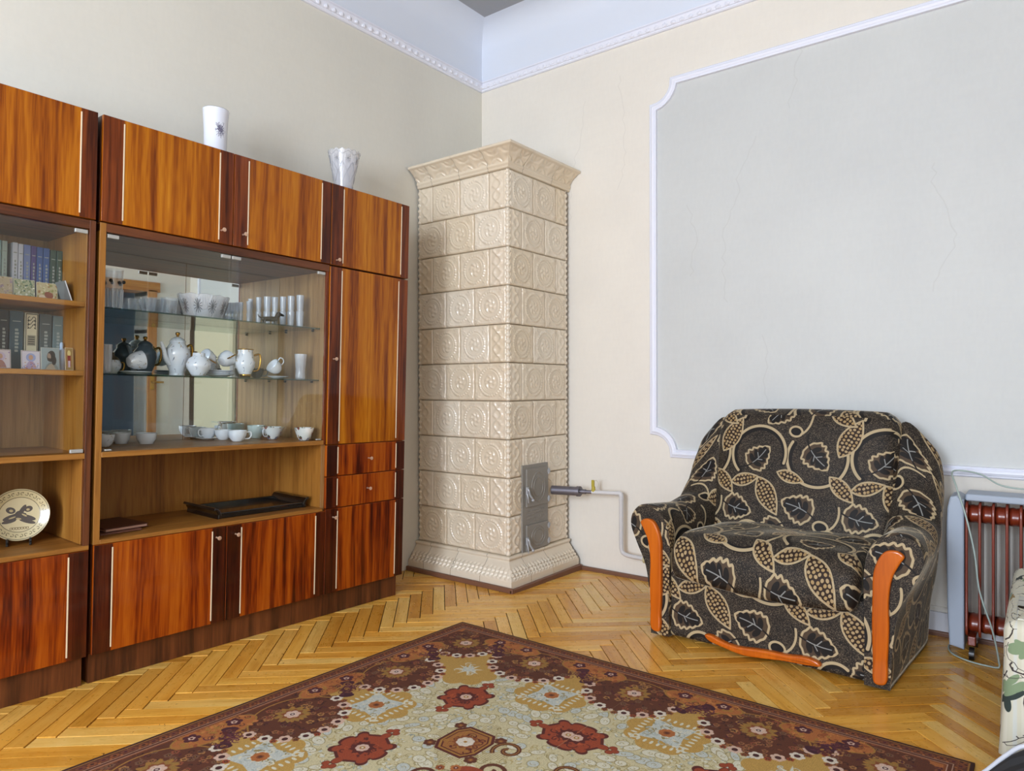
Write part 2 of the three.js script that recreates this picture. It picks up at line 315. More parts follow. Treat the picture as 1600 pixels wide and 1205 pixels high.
// the floor: an oak herringbone on a dark bed
const floor = struct('floor');
floor.position.set(0, fy(0), 0); floor.rotation.x = TILT;
part('subfloor', flatBox(-0.3, ROOM_X + 0.3, -0.1, -0.006, -0.35, ROOM_Z + 0.3), M.subfloor, floor);
{
  const r = rng(5), L = 0.42, w = 0.06, gap = 0.0019, q = Math.SQRT1_2, yaw = -0.025;
  const tints = [0xffffff, 0xfbeccd, 0xffeec4, 0xecd6ac, 0xfff6e6, 0xe2c692, 0xf8e0b0].map(c => phys({ map: rep(texOak, 1 / 0.3, 1 / 0.6), roughnessMap: rep(texOakRough, 1 / 0.3, 1 / 0.6), roughness: 1, color: c, specularIntensity: 0.6, clearcoat: 0.3, clearcoatRoughness: 0.14 }));
  const rest = tints.map(() => []), list = [];
  const clip = (poly, ax, val, keepLess) => { const out = []; for (let i = 0; i < poly.length; i++) { const a = poly[i], b = poly[(i + 1) % poly.length], ia = keepLess ? a[ax] <= val : a[ax] >= val, ib = keepLess ? b[ax] <= val : b[ax] >= val; if (ia) out.push(a); if (ia !== ib) { const t = (val - a[ax]) / (b[ax] - a[ax]); out.push([a[0] + (b[0] - a[0]) * t, a[1] + (b[1] - a[1]) * t, a[2] + (b[2] - a[2]) * t, a[3] + (b[3] - a[3]) * t]); } } return out; };
  const add = (u0, u1, v0, v1, alongU) => {
    // (u, v) are the diagonal axes of the pattern; x across the columns, z along them
    const j = () => (r() - 0.5) * 0.0009, ou = r() * 3, ov = r() * 3;
    let poly = [[u0 + gap + j(), v0 + gap + j()], [u1 - gap + j(), v0 + gap + j()], [u1 - gap + j(), v1 - gap + j()], [u0 + gap + j(), v1 - gap + j()]].map(([u, v]) => {
      const x = (u - v) * q, z = (u + v) * q, X = 0.436 + x * Math.cos(yaw) + z * Math.sin(yaw), Z = 1.2 - x * Math.sin(yaw) + z * Math.cos(yaw);
      return [X, Z, (alongU ? v - v0 : u - u0) + ou, (alongU ? u - u0 : v - v0) + ov];
    });
    poly = clip(poly, 0, -0.02, false); if (poly.length > 2) poly = clip(poly, 0, ROOM_X + 0.02, true); if (poly.length > 2) poly = clip(poly, 1, 0.005, false); if (poly.length > 2) poly = clip(poly, 1, ROOM_Z - 0.01, true);
    if (poly.length < 3) return;
    const c = poly.reduce((s, p) => [s[0] + p[0] / poly.length, s[1] + p[1] / poly.length], [0, 0]);
    const lift = (r() - 0.5) * 0.0014, tiltx = (r() - 0.5) * 0.008, tilty = (r() - 0.5) * 0.008, pos = [], uv = [];
    const top = poly.map(p => { const d = Math.hypot(p[0] - c[0], p[1] - c[1]), k = 1 - 0.0011 / Math.max(d, 0.02); const px = c[0] + (p[0] - c[0]) * k, pz = c[1] + (p[1] - c[1]) * k; return [px, lift + (px - c[0]) * tiltx + (pz - c[1]) * tilty, pz, p[2], p[3]]; });
    const edge = poly.map((p, i) => [p[0], top[i][1] - 0.0012, p[1], p[2], p[3]]), low = poly.map(p => [p[0], -0.009, p[1], p[2], p[3]]);
    const tri = (...a) => a.forEach(p => { pos.push(p[0], p[1], p[2]); uv.push(p[3], p[4]); });
    for (let i = 1; i + 1 < top.length; i++) tri(top[0], top[i + 1], top[i]);
    for (let i = 0; i < top.length; i++) { const k = (i + 1) % top.length; tri(top[i], top[k], edge[k]); tri(top[i], edge[k], edge[i]); tri(edge[i], edge[k], low[k]); tri(edge[i], low[k], low[i]); }
    const g = new THREE.BufferGeometry(); g.setAttribute('position', new THREE.Float32BufferAttribute(pos, 3)); g.setAttribute('uv', new THREE.Float32BufferAttribute(uv, 2)); g.computeVertexNormals();
    const [x, z] = c, dx = x - 3.111, dz = z - 3.6956, f = -dx * 0.6108 - dz * 0.7918, s = dx * 0.7918 - dz * 0.6108;
    const px = f > 0.3 ? 800 + FOCAL * s / f : -999, py = f > 0.3 ? 607 + FOCAL * (1.08 - fy(z)) / f : 9999;
    const hidden = (x > 1.0 && x < 2.9 && z > 1.33) || (x < 0.33 && z > 1.1) || (x > 1.75 && x < 2.6 && z < 0.8) || (x < 0.76 && z < 0.68) || px < -30 || px > 1630 || py > 1225;
    list.push({ g, d: hidden ? 1e6 + Math.hypot(dx, dz) : Math.hypot(dx, dz), t: Math.floor(r() * tints.length) });
  };
  for (let m = -8; m <= 8; m++) for (let k = -70; k <= 90; k++) {
    const sx = m * L, off = (m * 0);
    const u = k * w + m * L, v = k * w - m * L;
    add(u, u + L, v, v + w, true);
    add(u + L, u + L + w, v + w - L, v + w, false);
  }
  list.sort((a, b) => a.d - b.d);
  list.forEach((p, i) => { if (i < 300 && p.d < 1e6) part('plank', p.g, tints[p.t], floor); else rest[p.t].push(p.g); });
  rest.forEach((l, i) => { if (l.length) { const s = part('planks_beyond', mergeGeometries(l), tints[i], floor); s.userData.kind = 'stuff'; } });
}

// ------------------------------------------------------------------ wall units: local x out of the cupboard front, y up, z along the wall away from the stove
const CAB = (() => {
  const yaw = -0.0098, roll = 0.0187, lean = 0.0137, O = V3(0.3845, fy(1.1268), 1.1268);
  const es0 = V3(Math.sin(yaw), 0, Math.cos(yaw)), n0 = V3(Math.cos(yaw), 0, -Math.sin(yaw)), up = V3(0, 1, 0);
  const es = es0.clone().multiplyScalar(Math.cos(roll)).addScaledVector(up, Math.sin(roll));
  const eh0 = up.clone().multiplyScalar(Math.cos(roll)).addScaledVector(es0, -Math.sin(roll));
  const eh = eh0.clone().multiplyScalar(Math.cos(lean)).addScaledVector(n0, Math.sin(lean));
  const n = n0.clone().multiplyScalar(Math.cos(lean)).addScaledVector(eh0, -Math.sin(lean));
  const m = new THREE.Matrix4().makeBasis(n, eh, es), quat = new THREE.Quaternion().setFromRotationMatrix(m);
  const at = (d, h, s) => O.clone().addScaledVector(n, d).addScaledVector(eh, h).addScaledVector(es, s);
  const floorH = (d, s) => { const p = at(d, 0, s); return (fy(p.z) - p.y) / (eh.y - SLOPE * eh.z) + 0.001; };
  return { quat, at, floorH };
})();
function cabThing(name, label, category, d, h, s, turn = 0, group) {      // something standing in or on the units; its own axes follow theirs
  const o = thing(name, label, category, group); o.position.copy(CAB.at(d, h, s)); o.quaternion.copy(CAB.quat); if (turn) o.rotateY(turn); return o;
}
function knobGeo() { const g = lathe([[0, 0], [0.004, 0], [0.003, 0.006], [0.0032, 0.014], [0.006, 0.021], [0.0085, 0.025], [0.0085, 0.0265], [0, 0.0275]], 16); g.rotateZ(-Math.PI / 2); return g; }
const KNOB = knobGeo();
const uvShift = rng(9);
// one veneered door or drawer front: pale field, dark bands at its sides, cream inlay strips, a pin knob; placed in the unit's axes
M.doorDarkLow = phys({ map: veneer([[0, [28, 8, 3]], [0.5, [62, 22, 8]], [1, [96, 40, 15]]], 37, 0.015, 1.0), roughness: 0.4, specularIntensity: 0.25, clearcoat: 0.4, clearcoatRoughness: 0.06 });
function front(kind, parent, s0, s1, h0, h1, bands, knob, redder) {
  const g = 0.0016, t = 0.018;
  const d = part(kind, bx(-t, 0, h0 + g, h1 - g, s0 + g, s1 - g, 0.0022), redder ? M.doorLow : M.door, parent);
  const [bL, bR] = bands;                                                  // widths of the dark bands at the low and the high end of s
  for (const [a, b] of [[s0 + g + 0.001, s0 + bL], [s1 - bR, s1 - g - 0.001]]) if (b - a > 0.005) part('edge_band', bx(-0.004, 0.0007, h0 + g + 0.001, h1 - g - 0.001, a, b, 0.0004), redder ? M.doorDarkLow : M.doorDark, d);
  const pad = Math.min(0.016, (h1 - h0) * 0.08);
  for (const s of [s0 + bL, s1 - bR]) if (s > s0 + 0.005 && s < s1 - 0.005) part('inlay_strip', bx(-0.002, 0.0022, h0 + pad, h1 - pad, s - 0.0024, s + 0.0024, 0.0008), M.strip, d);
  if (knob) { const k = part('knob', KNOB, M.knob, d); k.position.set(0, knob[1], knob[0]); }
  return d;
}
M.doorLow = phys({ map: veneer([[0, [62, 16, 2]], [0.28, [112, 40, 5]], [0.55, [150, 66, 8]], [1, [176, 92, 18]]], 17, 0.02, 0.95), roughness: 0.4, specularIntensity: 0.25, clearcoat: 0.4, clearcoatRoughness: 0.06 });
const DEPTH = 0.4, TOP = 2.077, UB = 1.6854, TB = 0.8261, D1 = 0.673, D2 = 0.5197, MT = 0.5123, LB = 0.1125;
function plinth(parent, s0, s1) {
  const d0 = -0.36, d1 = -0.035, c = [];
  for (const [d, s] of [[d0, s0], [d1, s0], [d1, s1], [d0, s1]]) c.push([d, CAB.floorH(d, s), s], [d, LB - 0.002, s]);
  const g = new THREE.BoxGeometry(1, 1, 1), p = g.attributes.position;
  for (let i = 0; i < p.count; i++) { const hi = p.getY(i) > 0, k = p.getX(i) < 0 ? (p.getZ(i) < 0 ? 0 : 3) : (p.getZ(i) < 0 ? 1 : 2); p.setXYZ(i, ...c[2 * k + (hi ? 1 : 0)]); }
  g.computeVertexNormals(); part('plinth', boxUV(g, 0.3, 0), M.carcass, parent);
}
const SH1 = 1.383, SH2 = 1.136, BOARD = 0.848, NICHE = 0.528;             // heights of the shelves
const S1 = 0.5026, S2 = 1.0015, S3 = 1.5135, T = 0.018;
{ // the main unit: glazed part, open niche, two doors below, tall column with drawers on its right
  const u = thing('wall_cabinet', 'tall glossy wall cabinet with mirror-backed glass showcase, open niche, drawers and knobbed doors', 'cabinet'); u.position.copy(CAB.at(0, 0, 0)); u.quaternion.copy(CAB.quat);
  plinth(u, 0.012, S3 - 0.004);
  const f = -0.019;
  part('side_panel', bx(-DEPTH, f, LB, UB - 0.002, 0, T, 0.001), M.carcass, u);
  part('divider', bx(-DEPTH, f, LB, UB - 0.002, S1 - 0.004, S1 + 0.016, 0.001), M.pale, u);
  part('divider_edge', bx(f, f + 0.012, BOARD - 0.02, UB - 0.03, S1 + 0.001, S1 + 0.017, 0.001), M.doorDark, u);
  part('side_panel', bx(-DEPTH, -0.003, MT, UB - 0.002, S3 - 0.021, S3, 0.001), M.honey, u);
  part('side_panel', bx(-DEPTH, f, LB, MT, S3 - T, S3, 0.001), M.carcass, u);
  part('back_panel', bx(-DEPTH - 0.006, -DEPTH + 0.002, LB, UB - 0.002, 0, S3, 0.001), M.honey, u);
  part('niche_side', bx(-DEPTH + 0.002, -0.02, NICHE, BOARD - 0.02, S1 + 0.016, S1 + 0.019, 0.0005), M.honey, u);
  part('floor_panel', bx(-DEPTH, f, LB - 0.004, LB + 0.012, T, S3 - T, 0.001, 'z'), M.carcass, u);
  part('niche_floor', bx(-DEPTH, -0.001, MT, NICHE, S1 + 0.016, S3 - 0.021, 0.002, 'z'), M.honey, u);
  part('showcase_floor', bx(-DEPTH, -0.002, BOARD - 0.02, BOARD, S1 + 0.016, S3 - 0.021, 0.002, 'z'), M.honey, u);
  part('top_panel', bx(-DEPTH, -0.004, UB - 0.034, UB - 0.002, S1 + 0.001, S3, 0.002, 'z'), M.carcass, u);
  part('top_panel', bx(-DEPTH, f, UB - 0.02, UB - 0.002, T, S1, 0.001, 'z'), M.carcass, u);
  front('door', u, 0, S1, TB, UB - 0.004, [0.066, 0.069], [0.475, 1.237]);
  front('drawer', u, 0, S1, D1, TB, [0.062, 0.066], [0.247, 0.749], true);
  front('drawer', u, 0, S1, D2, D1, [0.062, 0.066], [0.25, 0.598], true);
  front('door', u, 0, S1, LB, D2, [0.058, 0.071], [0.459, 0.478], true);
  front('door', u, S1, S2, LB, MT, [0.054, 0.068], [0.961, 0.472], true);
  front('door', u, S2, S3, LB, MT, [0.062, 0.065], [1.046, 0.470], true);
  for (const [a, b] of [[S1 + 0.018, S2 - 0.001], [S2 + 0.001, S3 - 0.023]]) part('mirror', flatBox(-DEPTH + 0.004, -DEPTH + 0.009, BOARD + 0.001, UB - 0.036, a, b), M.mirror, u);
  for (const h of [SH1, SH2]) {
    const s = part('glass_shelf', bx(-DEPTH + 0.012, -0.045, h - 0.006, h, S1 + 0.018, S3 - 0.023, 0.001), M.shelfGlass, u);
    for (const z of [S1 + 0.021, S3 - 0.026]) for (const d of [-0.32, -0.1]) { const p = part('shelf_peg', new THREE.CylinderGeometry(0.004, 0.004, 0.012, 10).rotateX(Math.PI / 2), M.black, s); p.position.set(d, h - 0.011, z); }
  }
  const gl = [[S1 + 0.021, S2 - 0.0015], [S2 + 0.0015, S3 - 0.025]];
  gl.forEach(([a, b], i) => {
    const g = part('glass_door', flatBox(-0.014, -0.0105, BOARD + 0.004, UB - 0.038, a, b), M.pane, u);
    for (const [z, h] of [[a + 0.022, UB - 0.046], [b - 0.022, UB - 0.046]]) part('clip', bx(-0.018, -0.006, h - 0.007, h + 0.007, z - 0.02, z + 0.02, 0.002), M.clip, g);
    part('clip', bx(-0.018, -0.006, BOARD + 0.003, BOARD + 0.009, (i ? b - 0.02 : a + 0.02) - 0.012, (i ? b - 0.02 : a + 0.02) + 0.012, 0.002), M.clip, g);
  });
}
{ // the low cupboards standing on top of it
  const u = thing('top_cupboard', 'long three-door top cupboard on the wall cabinet, carrying the two vases', 'cupboard'); u.position.copy(CAB.at(0, 0, 0)); u.quaternion.copy(CAB.quat);
  part('case', bx(-DEPTH, -0.019, UB + 0.001, TOP - 0.002, 0.001, S3 - 0.001, 0.002, 'z'), M.carcass, u);
  front('door', u, 0, S1, UB + 0.001, TOP, [0.056, 0.071], [0.469, 1.712]);
  front('door', u, S1, S2, UB + 0.001, TOP, [0.056, 0.067], [0.957, 1.742]);
  front('door', u, S2, S3, UB + 0.001, TOP, [0.063, 0.074], [1.054, 1.742]);
}
{ // the narrow unit on the left
  const a = 1.5275, b = 2.03, f = -0.019, sh = [1.391, 1.143];
  const u = thing('wall_cabinet', 'bookcase cabinet at the left picture edge, with glass door, books and an open niche', 'cabinet'); u.position.copy(CAB.at(0, 0, 0)); u.quaternion.copy(CAB.quat);
  plinth(u, a + 0.004, b);
  part('side_panel', bx(-DEPTH, -0.002, MT - 0.012, UB - 0.002, a, a + 0.02, 0.001), M.carcass, u);
  part('side_lining', bx(-DEPTH, -0.02, NICHE - 0.01, UB - 0.03, a + 0.02, a + 0.023, 0.0005), M.honey, u);
  part('side_panel', bx(-DEPTH, f, LB, MT - 0.012, a, a + T, 0.001), M.carcass, u);
  part('side_panel', bx(-DEPTH, f, LB, UB - 0.002, b - T, b, 0.001), M.pale, u);
  part('back_panel', bx(-DEPTH - 0.006, -DEPTH + 0.002, LB, UB - 0.002, a, b, 0.001), M.pale, u);
  part('niche_floor', bx(-DEPTH, -0.001, MT - 0.014, MT + 0.003, a + 0.001, b - T, 0.002, 'z'), M.honey, u);
  part('showcase_floor', bx(-DEPTH, -0.002, BOARD - 0.021, BOARD - 0.001, a + 0.02, b - T, 0.002, 'z'), M.honey, u);
  part('top_panel', bx(-DEPTH, -0.004, UB - 0.034, UB - 0.002, a, b, 0.002, 'z'), M.carcass, u);
  part('floor_panel', bx(-DEPTH, f, LB - 0.004, LB + 0.012, a + T, b - T, 0.001, 'z'), M.carcass, u);
  for (const h of sh) part('shelf', bx(-DEPTH + 0.003, -0.022, h - 0.018, h, a + 0.023, b - T, 0.002, 'z'), M.honey, u);
  front('door', u, a, b, LB, MT - 0.014, [0.066, 0.066], [1.97, 0.47], true);
  const g = part('glass_door', flatBox(-0.014, -0.0105, BOARD + 0.004, UB - 0.038, a + 0.022, b - 0.022), M.pane, u);
  part('clip', bx(-0.018, -0.006, UB - 0.052, UB - 0.038, a + 0.024, a + 0.066, 0.002), M.clip, g);
  part('clip', bx(-0.018, -0.006, BOARD + 0.001, BOARD + 0.014, a + 0.024, a + 0.066, 0.002), M.clip, g);
  const t = thing('top_cupboard', 'single-door top cupboard over the bookcase cabinet at the left picture edge', 'cupboard'); t.position.copy(CAB.at(0, 0, 0)); t.quaternion.copy(CAB.quat);
  part('case', bx(-DEPTH, -0.019, UB + 0.001, TOP - 0.002, a + 0.001, b - 0.001, 0.002, 'z'), M.carcass, t);
  front('door', t, a, b, UB + 0.001, TOP, [0.056, 0.06], [1.98, 1.742]);
}

// ------------------------------------------------------------------ the tiled stove in the corner
{
  const SX = 0.719, SZ = 0.6286, XL = 0.0185, ZR = 0.036, Y0 = 0.1296, TH = 0.2172, base0 = fy(0.35);
  const glaze = [0xdfceb4, 0xe1d1b8, 0xddcbaf, 0xe3d5bf, 0xdfcfb7].map((c, i) => phys({ color: c, roughness: 0.34, clearcoat: 0.7, clearcoatRoughness: 0.12 }));
  const st = thing('tiled_stove', 'tall corner stove of cream glazed tiles with round relief medallions', 'stove'); st.position.set(0, base0, 0);
  const grout = std({ color: 0x6a5640, roughness: 0.9 });
  const yy = y => y - base0;
  part('core', bx(XL + 0.012, SX - 0.012, yy(Y0 - 0.1), yy(Y0 + 10 * TH + 0.08), ZR - 0.01, SZ - 0.012, 0), grout, st);
  // relief of a full tile: rope frame, leaf corners, a ringed medallion with a flower
  const ring = (r, c, w) => Math.exp(-((r - c) * (r - c)) / (2 * w * w));
  const full = (u, v) => {                                   // u, v from -1 to 1
    const x = u, y = v, r = Math.hypot(x, y * 0.93), a = Math.atan2(y, x), e = Math.max(Math.abs(u), Math.abs(v));
    let h = 0.0042 * ring(e, 0.9, 0.022) * (0.75 + 0.25 * Math.sin(22 * (Math.abs(u) > Math.abs(v) ? v : u)));
    h += 0.009 * ring(r, 0.68, 0.036) * (0.7 + 0.3 * Math.sin(30 * a)) + 0.005 * ring(r, 0.54, 0.022) + 0.003 * ring(r, 0.46, 0.018);
    if (r < 0.44) h += 0.007 * smooth(0.44, 0.36, r) * Math.pow(0.5 + 0.5 * Math.cos(6 * a + 3 * Math.sin(9 * r)), 1.5) * (0.55 + 0.45 * Math.cos(24 * r)) + 0.005 * Math.exp(-r * r * 120);
    if (r > 0.74) { const cx = Math.abs(x) - 0.78, cy = Math.abs(y) - 0.78, q = Math.hypot(cx, cy), b = Math.atan2(cy, cx); h += 0.0075 * Math.exp(-q * q * 22) * (0.5 + 0.5 * Math.cos(6 * b) * Math.cos(20 * q)) + 0.003 * Math.exp(-Math.pow((Math.abs(x) - Math.abs(y)) * 5, 2)) * smooth(0.72, 0.85, r) * smooth(1.25, 1.0, r); h += 0.0022 * Math.exp(-Math.pow(Math.min(Math.abs(x), Math.abs(y)) * 14, 2)) * smooth(0.74, 0.8, r); }
    return h;
  };
  const half = (u, v) => {                                   // narrow tile: a climbing vine between two rods
    const e = Math.max(Math.abs(u), Math.abs(v)), s = 0.42 * Math.sin(v * 5.2);
    let h = 0.0026 * ring(e, 0.86, 0.045) + 0.0062 * ring(u, s, 0.11) + 0.003 * ring(u, -s, 0.14);
    h += 0.0036 * Math.exp(-(Math.pow(u + s * 1.1, 2) + Math.pow((((v * 2.4 + 9) % 1) - 0.5) * 1.2, 2)) * 16);
    return h;
  };
  const cache = new Map();
  function tileGeo(w, h, fn, key) {
    const id = `${key}${w.toFixed(3)}`; if (cache.has(id)) return cache.get(id);
    const nx = Math.max(16, Math.round(w / 0.0048)), ny = Math.round(h / 0.0048), pos = [], uv = [], idx = [], j = 0.0013;
    const edge = (i, n) => (i === 0 || i === n ? 1 : 0);
    for (let b = 0; b <= ny; b++) for (let a = 0; a <= nx; a++) {
      const u = a / nx * 2 - 1, v = b / ny * 2 - 1, k = edge(a, nx) || edge(b, ny);
      pos.push(u * (w / 2 - j), v * (h / 2 - j), k ? -0.003 : 0.0005 + fn(u, v)); uv.push(a / nx, b / ny);
    }
    for (let b = 0; b < ny; b++) for (let a = 0; a < nx; a++) { const p = b * (nx + 1) + a, q = p + nx + 1; idx.push(p, p + 1, q, p + 1, q + 1, q); }
    const at = pos.length / 3, rim = []; for (let a = 0; a <= nx; a++) rim.push(a); for (let b = 1; b <= ny; b++) rim.push(b * (nx + 1) + nx); for (let a = nx - 1; a >= 0; a--) rim.push(ny * (nx + 1) + a); for (let b = ny - 1; b > 0; b--) rim.push(b * (nx + 1));
    rim.forEach(i => { pos.push(pos[3 * i], pos[3 * i + 1], -0.018); uv.push(0, 0); });
    rim.forEach((i, k) => { const n = (k + 1) % rim.length; idx.push(i, at + k, at + n, i, at + n, rim[n]); });
    const g = new THREE.BufferGeometry(); g.setAttribute('position', new THREE.Float32BufferAttribute(pos, 3)); g.setAttribute('uv', new THREE.Float32BufferAttribute(uv, 2)); g.setIndex(idx); g.computeVertexNormals();
    cache.set(id, g); return g;
  }
  const r = rng(21);
  const put = (g, row, face, mid) => {                        // face 'z' looks out of the right wall, face 'x' out of the left wall
    const y = yy(Y0 + (row + 0.5) * TH), m = part('tile', g, glaze[Math.floor(r() * glaze.length)], st);
    if (face === 'z') m.position.set(mid, y, SZ + (r() - 0.5) * 0.001); else { m.position.set(SX + (r() - 0.5) * 0.001, y, mid); m.rotation.y = Math.PI / 2; }
    m.rotation.z = (r() - 0.5) * 0.004; m.rotation.x += 0; return m;
  };
  const rope = 0.03;                                           // the wavy rod on the outer edge
  const rowsZ = i => i % 2 ? [[XL, XL + 0.118, 1], [XL + 0.118, XL + 0.341, 0], [XL + 0.341, XL + 0.564, 0], [XL + 0.564, SX - 0.012, 1]] : [[XL, XL + 0.228, 0], [XL + 0.228, XL + 0.452, 0], [XL + 0.452, SX - 0.014, 0]];
  const rowsX = i => i % 2 ? [[SZ - 0.012, SZ - 0.236, 0], [SZ - 0.236, SZ - 0.475, 0], [SZ - 0.475, ZR, 1]] : [[SZ - 0.012, SZ - 0.127, 1], [SZ - 0.127, SZ - 0.357, 0], [SZ - 0.357, ZR, 0]];
  for (let i = 0; i < 10; i++) {
    for (const [a, b, k] of rowsZ(i)) put(tileGeo(b - a, TH, k ? half : full, k ? 'h' : 'f'), i, 'z', (a + b) / 2);
    for (const [a, b, k] of rowsX(i)) put(tileGeo(a - b, TH, k ? half : full, k ? 'h' : 'f'), i, 'x', (a + b) / 2);
    // rope corner of this row, wavy in outline
    for (const [cx, cz] of [[SX - 0.008, SZ - 0.008], [XL + 0.006, SZ - 0.008], [SX - 0.008, ZR + 0.006]]) {
      const pts = []; for (let k = 0; k <= 30; k++) { const y = -TH / 2 + 0.0014 + (TH - 0.0028) * k / 30; pts.push([0.0125 + 0.0042 * Math.sin(k * Math.PI / 2.5), y]); }
      const g = lathe([[0, -TH / 2 + 0.0014], ...pts, [0, TH / 2 - 0.0014]], 12); const m = part('corner_rope', g, glaze[3], st); m.position.set(cx, yy(Y0 + (i + 0.5) * TH), cz);
    }
  }
  // cornice and base: blocks with a shaped profile, cut where the photograph shows the joints, mitred at the corners
  const jr = rng(4);
  function profileBlock(name, prof, relief, face, a, b, wrap) {
    const legs = wrap ? [['z', a, null], ['x', null, b]] : [[face, a, b]], gs = [];
    for (const [f, p, q] of legs) {
      const n = 40, pos = [], uv = [], idx = [], m = prof.length;
      for (let i = 0; i <= n; i++) for (let k = 0; k < m; k++) {
        const [o, y] = prof[k], t = i / n;
        let s0, s1; if (f === 'z') { s0 = p + 0.001; s1 = wrap ? SX + o : q - 0.001; } else { s0 = wrap ? SZ + o : p - 0.001; s1 = q + 0.001; }
        const s = s0 + (s1 - s0) * t, rl = (k > 0 && k < m - 1) ? relief(s, y, k / (m - 1)) * (wrap ? smooth(1, 0.93, f === 'z' ? t : 1 - t) : 1) : 0;
        if (f === 'z') pos.push(s, y, SZ + o + rl); else pos.push(SX + o + rl, y, s);
        uv.push(s, y);
      }
      for (let i = 0; i < n; i++) for (let k = 0; k + 1 < m; k++) { const c = i * m + k; idx.push(c, c + m, c + 1, c + m, c + m + 1, c + 1); }
      const g = new THREE.BufferGeometry(); g.setAttribute('position', new THREE.Float32BufferAttribute(pos, 3)); g.setAttribute('uv', new THREE.Float32BufferAttribute(uv, 2)); g.setIndex(idx); g.computeVertexNormals(); gs.push(g.toNonIndexed());
    }
    const mat = glaze[Math.floor(jr() * 5)].clone(); mat.side = THREE.DoubleSide;
    return part(name, mergeGeometries(gs), mat, st);
  }
  const yc = yy(Y0 + 10 * TH), cor = [[-0.02, yc + 0.002], [0.003, yc + 0.003], [0.006, yc + 0.012], [0.004, yc + 0.018], [0.012, yc + 0.024], [0.014, yc + 0.032], [0.01, yc + 0.036]];
  for (let i = 1; i <= 14; i++) { const t = i / 14; cor.push([0.01 + 0.062 * Math.pow(t, 1.8), yc + 0.036 + 0.066 * t]); }
  const yTop = yc + 0.102; cor.push([0.084, yTop + 0.002], [0.087, yTop + 0.008], [0.085, yTop + 0.018], [0.078, yTop + 0.022], [-0.1, yTop + 0.024]);
  const leafy = (s, y, k) => (k > 0.26 && k < 0.8) ? 0.011 * smooth(0.26, 0.34, k) * smooth(0.8, 0.72, k) * Math.pow(Math.abs(Math.sin(s * 29)), 0.6) * (0.45 + 0.55 * Math.cos(26 * (k - 0.55) * (1 + 0.8 * Math.cos(s * 58)))) : 0;
  const cz = [XL - 0.008, XL + 0.118, XL + 0.341, XL + 0.56];
  for (let i = 0; i + 1 < cz.length; i++) profileBlock('cornice_tile', cor, leafy, 'z', cz[i], cz[i + 1]);
  profileBlock('cornice_tile', cor, leafy, '', cz[3], SZ - 0.13, true);
  profileBlock('cornice_tile', cor, leafy, 'x', SZ - 0.13, SZ - 0.42); profileBlock('cornice_tile', cor, leafy, 'x', SZ - 0.42, 0.003);
  part('top_slab', bx(0.003, SX + 0.07, yTop + 0.012, yTop + 0.023, 0.003, SZ + 0.07, 0), glaze[3], st);
  const fb = z => yy(fy(z)), E0 = 0.095, yb = yy(Y0), bas = [[-0.02, yb], [0.016, yb - 0.001], [0.022, yb - 0.006], [0.022, yb - 0.016], [0.014, yb - 0.021], [0.014, yb - 0.026]];
  for (let i = 1; i <= 16; i++) { const t = i / 16; bas.push([0.014 + 0.068 * Math.pow(t, 0.9) * (0.86 + 0.14 * t), yb - 0.026 - 0.085 * t]); }
  bas.push([0.085, yb - 0.116], [0.085, yb - 0.165]);
  const eggs = (s, y, k) => (k > 0.45 && k < 0.9) ? 0.011 * (Math.abs(Math.sin(s * 105)) - 0.3 + 0.5 * Math.sin(k * 46 + Math.sin(s * 210))) * smooth(0.45, 0.55, k) * smooth(0.9, 0.82, k) : 0;
  const bz = [0.002, XL + 0.115, XL + 0.335, XL + 0.56];
  for (let i = 0; i + 1 < bz.length; i++) profileBlock('base_tile', bas, eggs, 'z', bz[i], bz[i + 1]);
  profileBlock('base_tile', bas, eggs, '', bz[3], SZ - 0.1, true);
  profileBlock('base_tile', bas, eggs, 'x', SZ - 0.1, SZ - 0.32); profileBlock('base_tile', bas, eggs, 'x', SZ - 0.32, 0.03);
  { // brown strip round the foot
    const e = 0.085, g = merge([bx(0.002, SX + e + 0.022, fb(SZ + 0.1) - 0.002, fb(SZ + 0.1) + 0.027, SZ + e, SZ + e + 0.02, 0.006, 'x'), bx(SX + e, SX + e + 0.02, fb(0.3) - 0.012, fb(0.3) + 0.03, 0.026, SZ + e + 0.02, 0.006, 'z')]);
    part('floor_strip', g, M.brownTrim, st, 'brown wooden strip round the stove foot');
  }
  // iron doors on the right face
  const ir = part('door_frame', bx(SX - 0.006, SX + 0.012, 0, 0.515, -0.128, 0.128, 0.002), M.iron, st, 'grey cast-iron door plate with two doors');
  ir.position.set(0, yy(0.112), 0.386);
  const oval = (rx, ry) => { const p = []; for (let i = 0; i < 40; i++) p.push([0, ry * Math.sin(i / 40 * 2 * Math.PI), rx * Math.cos(i / 40 * 2 * Math.PI)]); return tube(p, 0.0038, 60, 6, true); };
  const X = SX + 0.012;
  const mkDoor = (name, y0, y1) => {
    const d = part(name, bx(X - 0.004, X + 0.01, y0, y1, -0.118, 0.098, 0.003), M.iron, ir), c = (y0 + y1) / 2;
    const o = part('oval_relief', merge([oval(0.066, (y1 - y0) * 0.38), oval(0.045, (y1 - y0) * 0.25)]), M.iron, d); o.position.set(X + 0.0095, c, -0.014);
    for (const h of [y0 + 0.028, y1 - 0.028]) { const k = part('hinge', merge([new THREE.CylinderGeometry(0.006, 0.006, 0.034, 12), bx(-0.006, 0.003, -0.01, 0.01, -0.016, 0.016, 0.002)]), M.ironBright, d); k.position.set(X + 0.008, h, -0.122); }
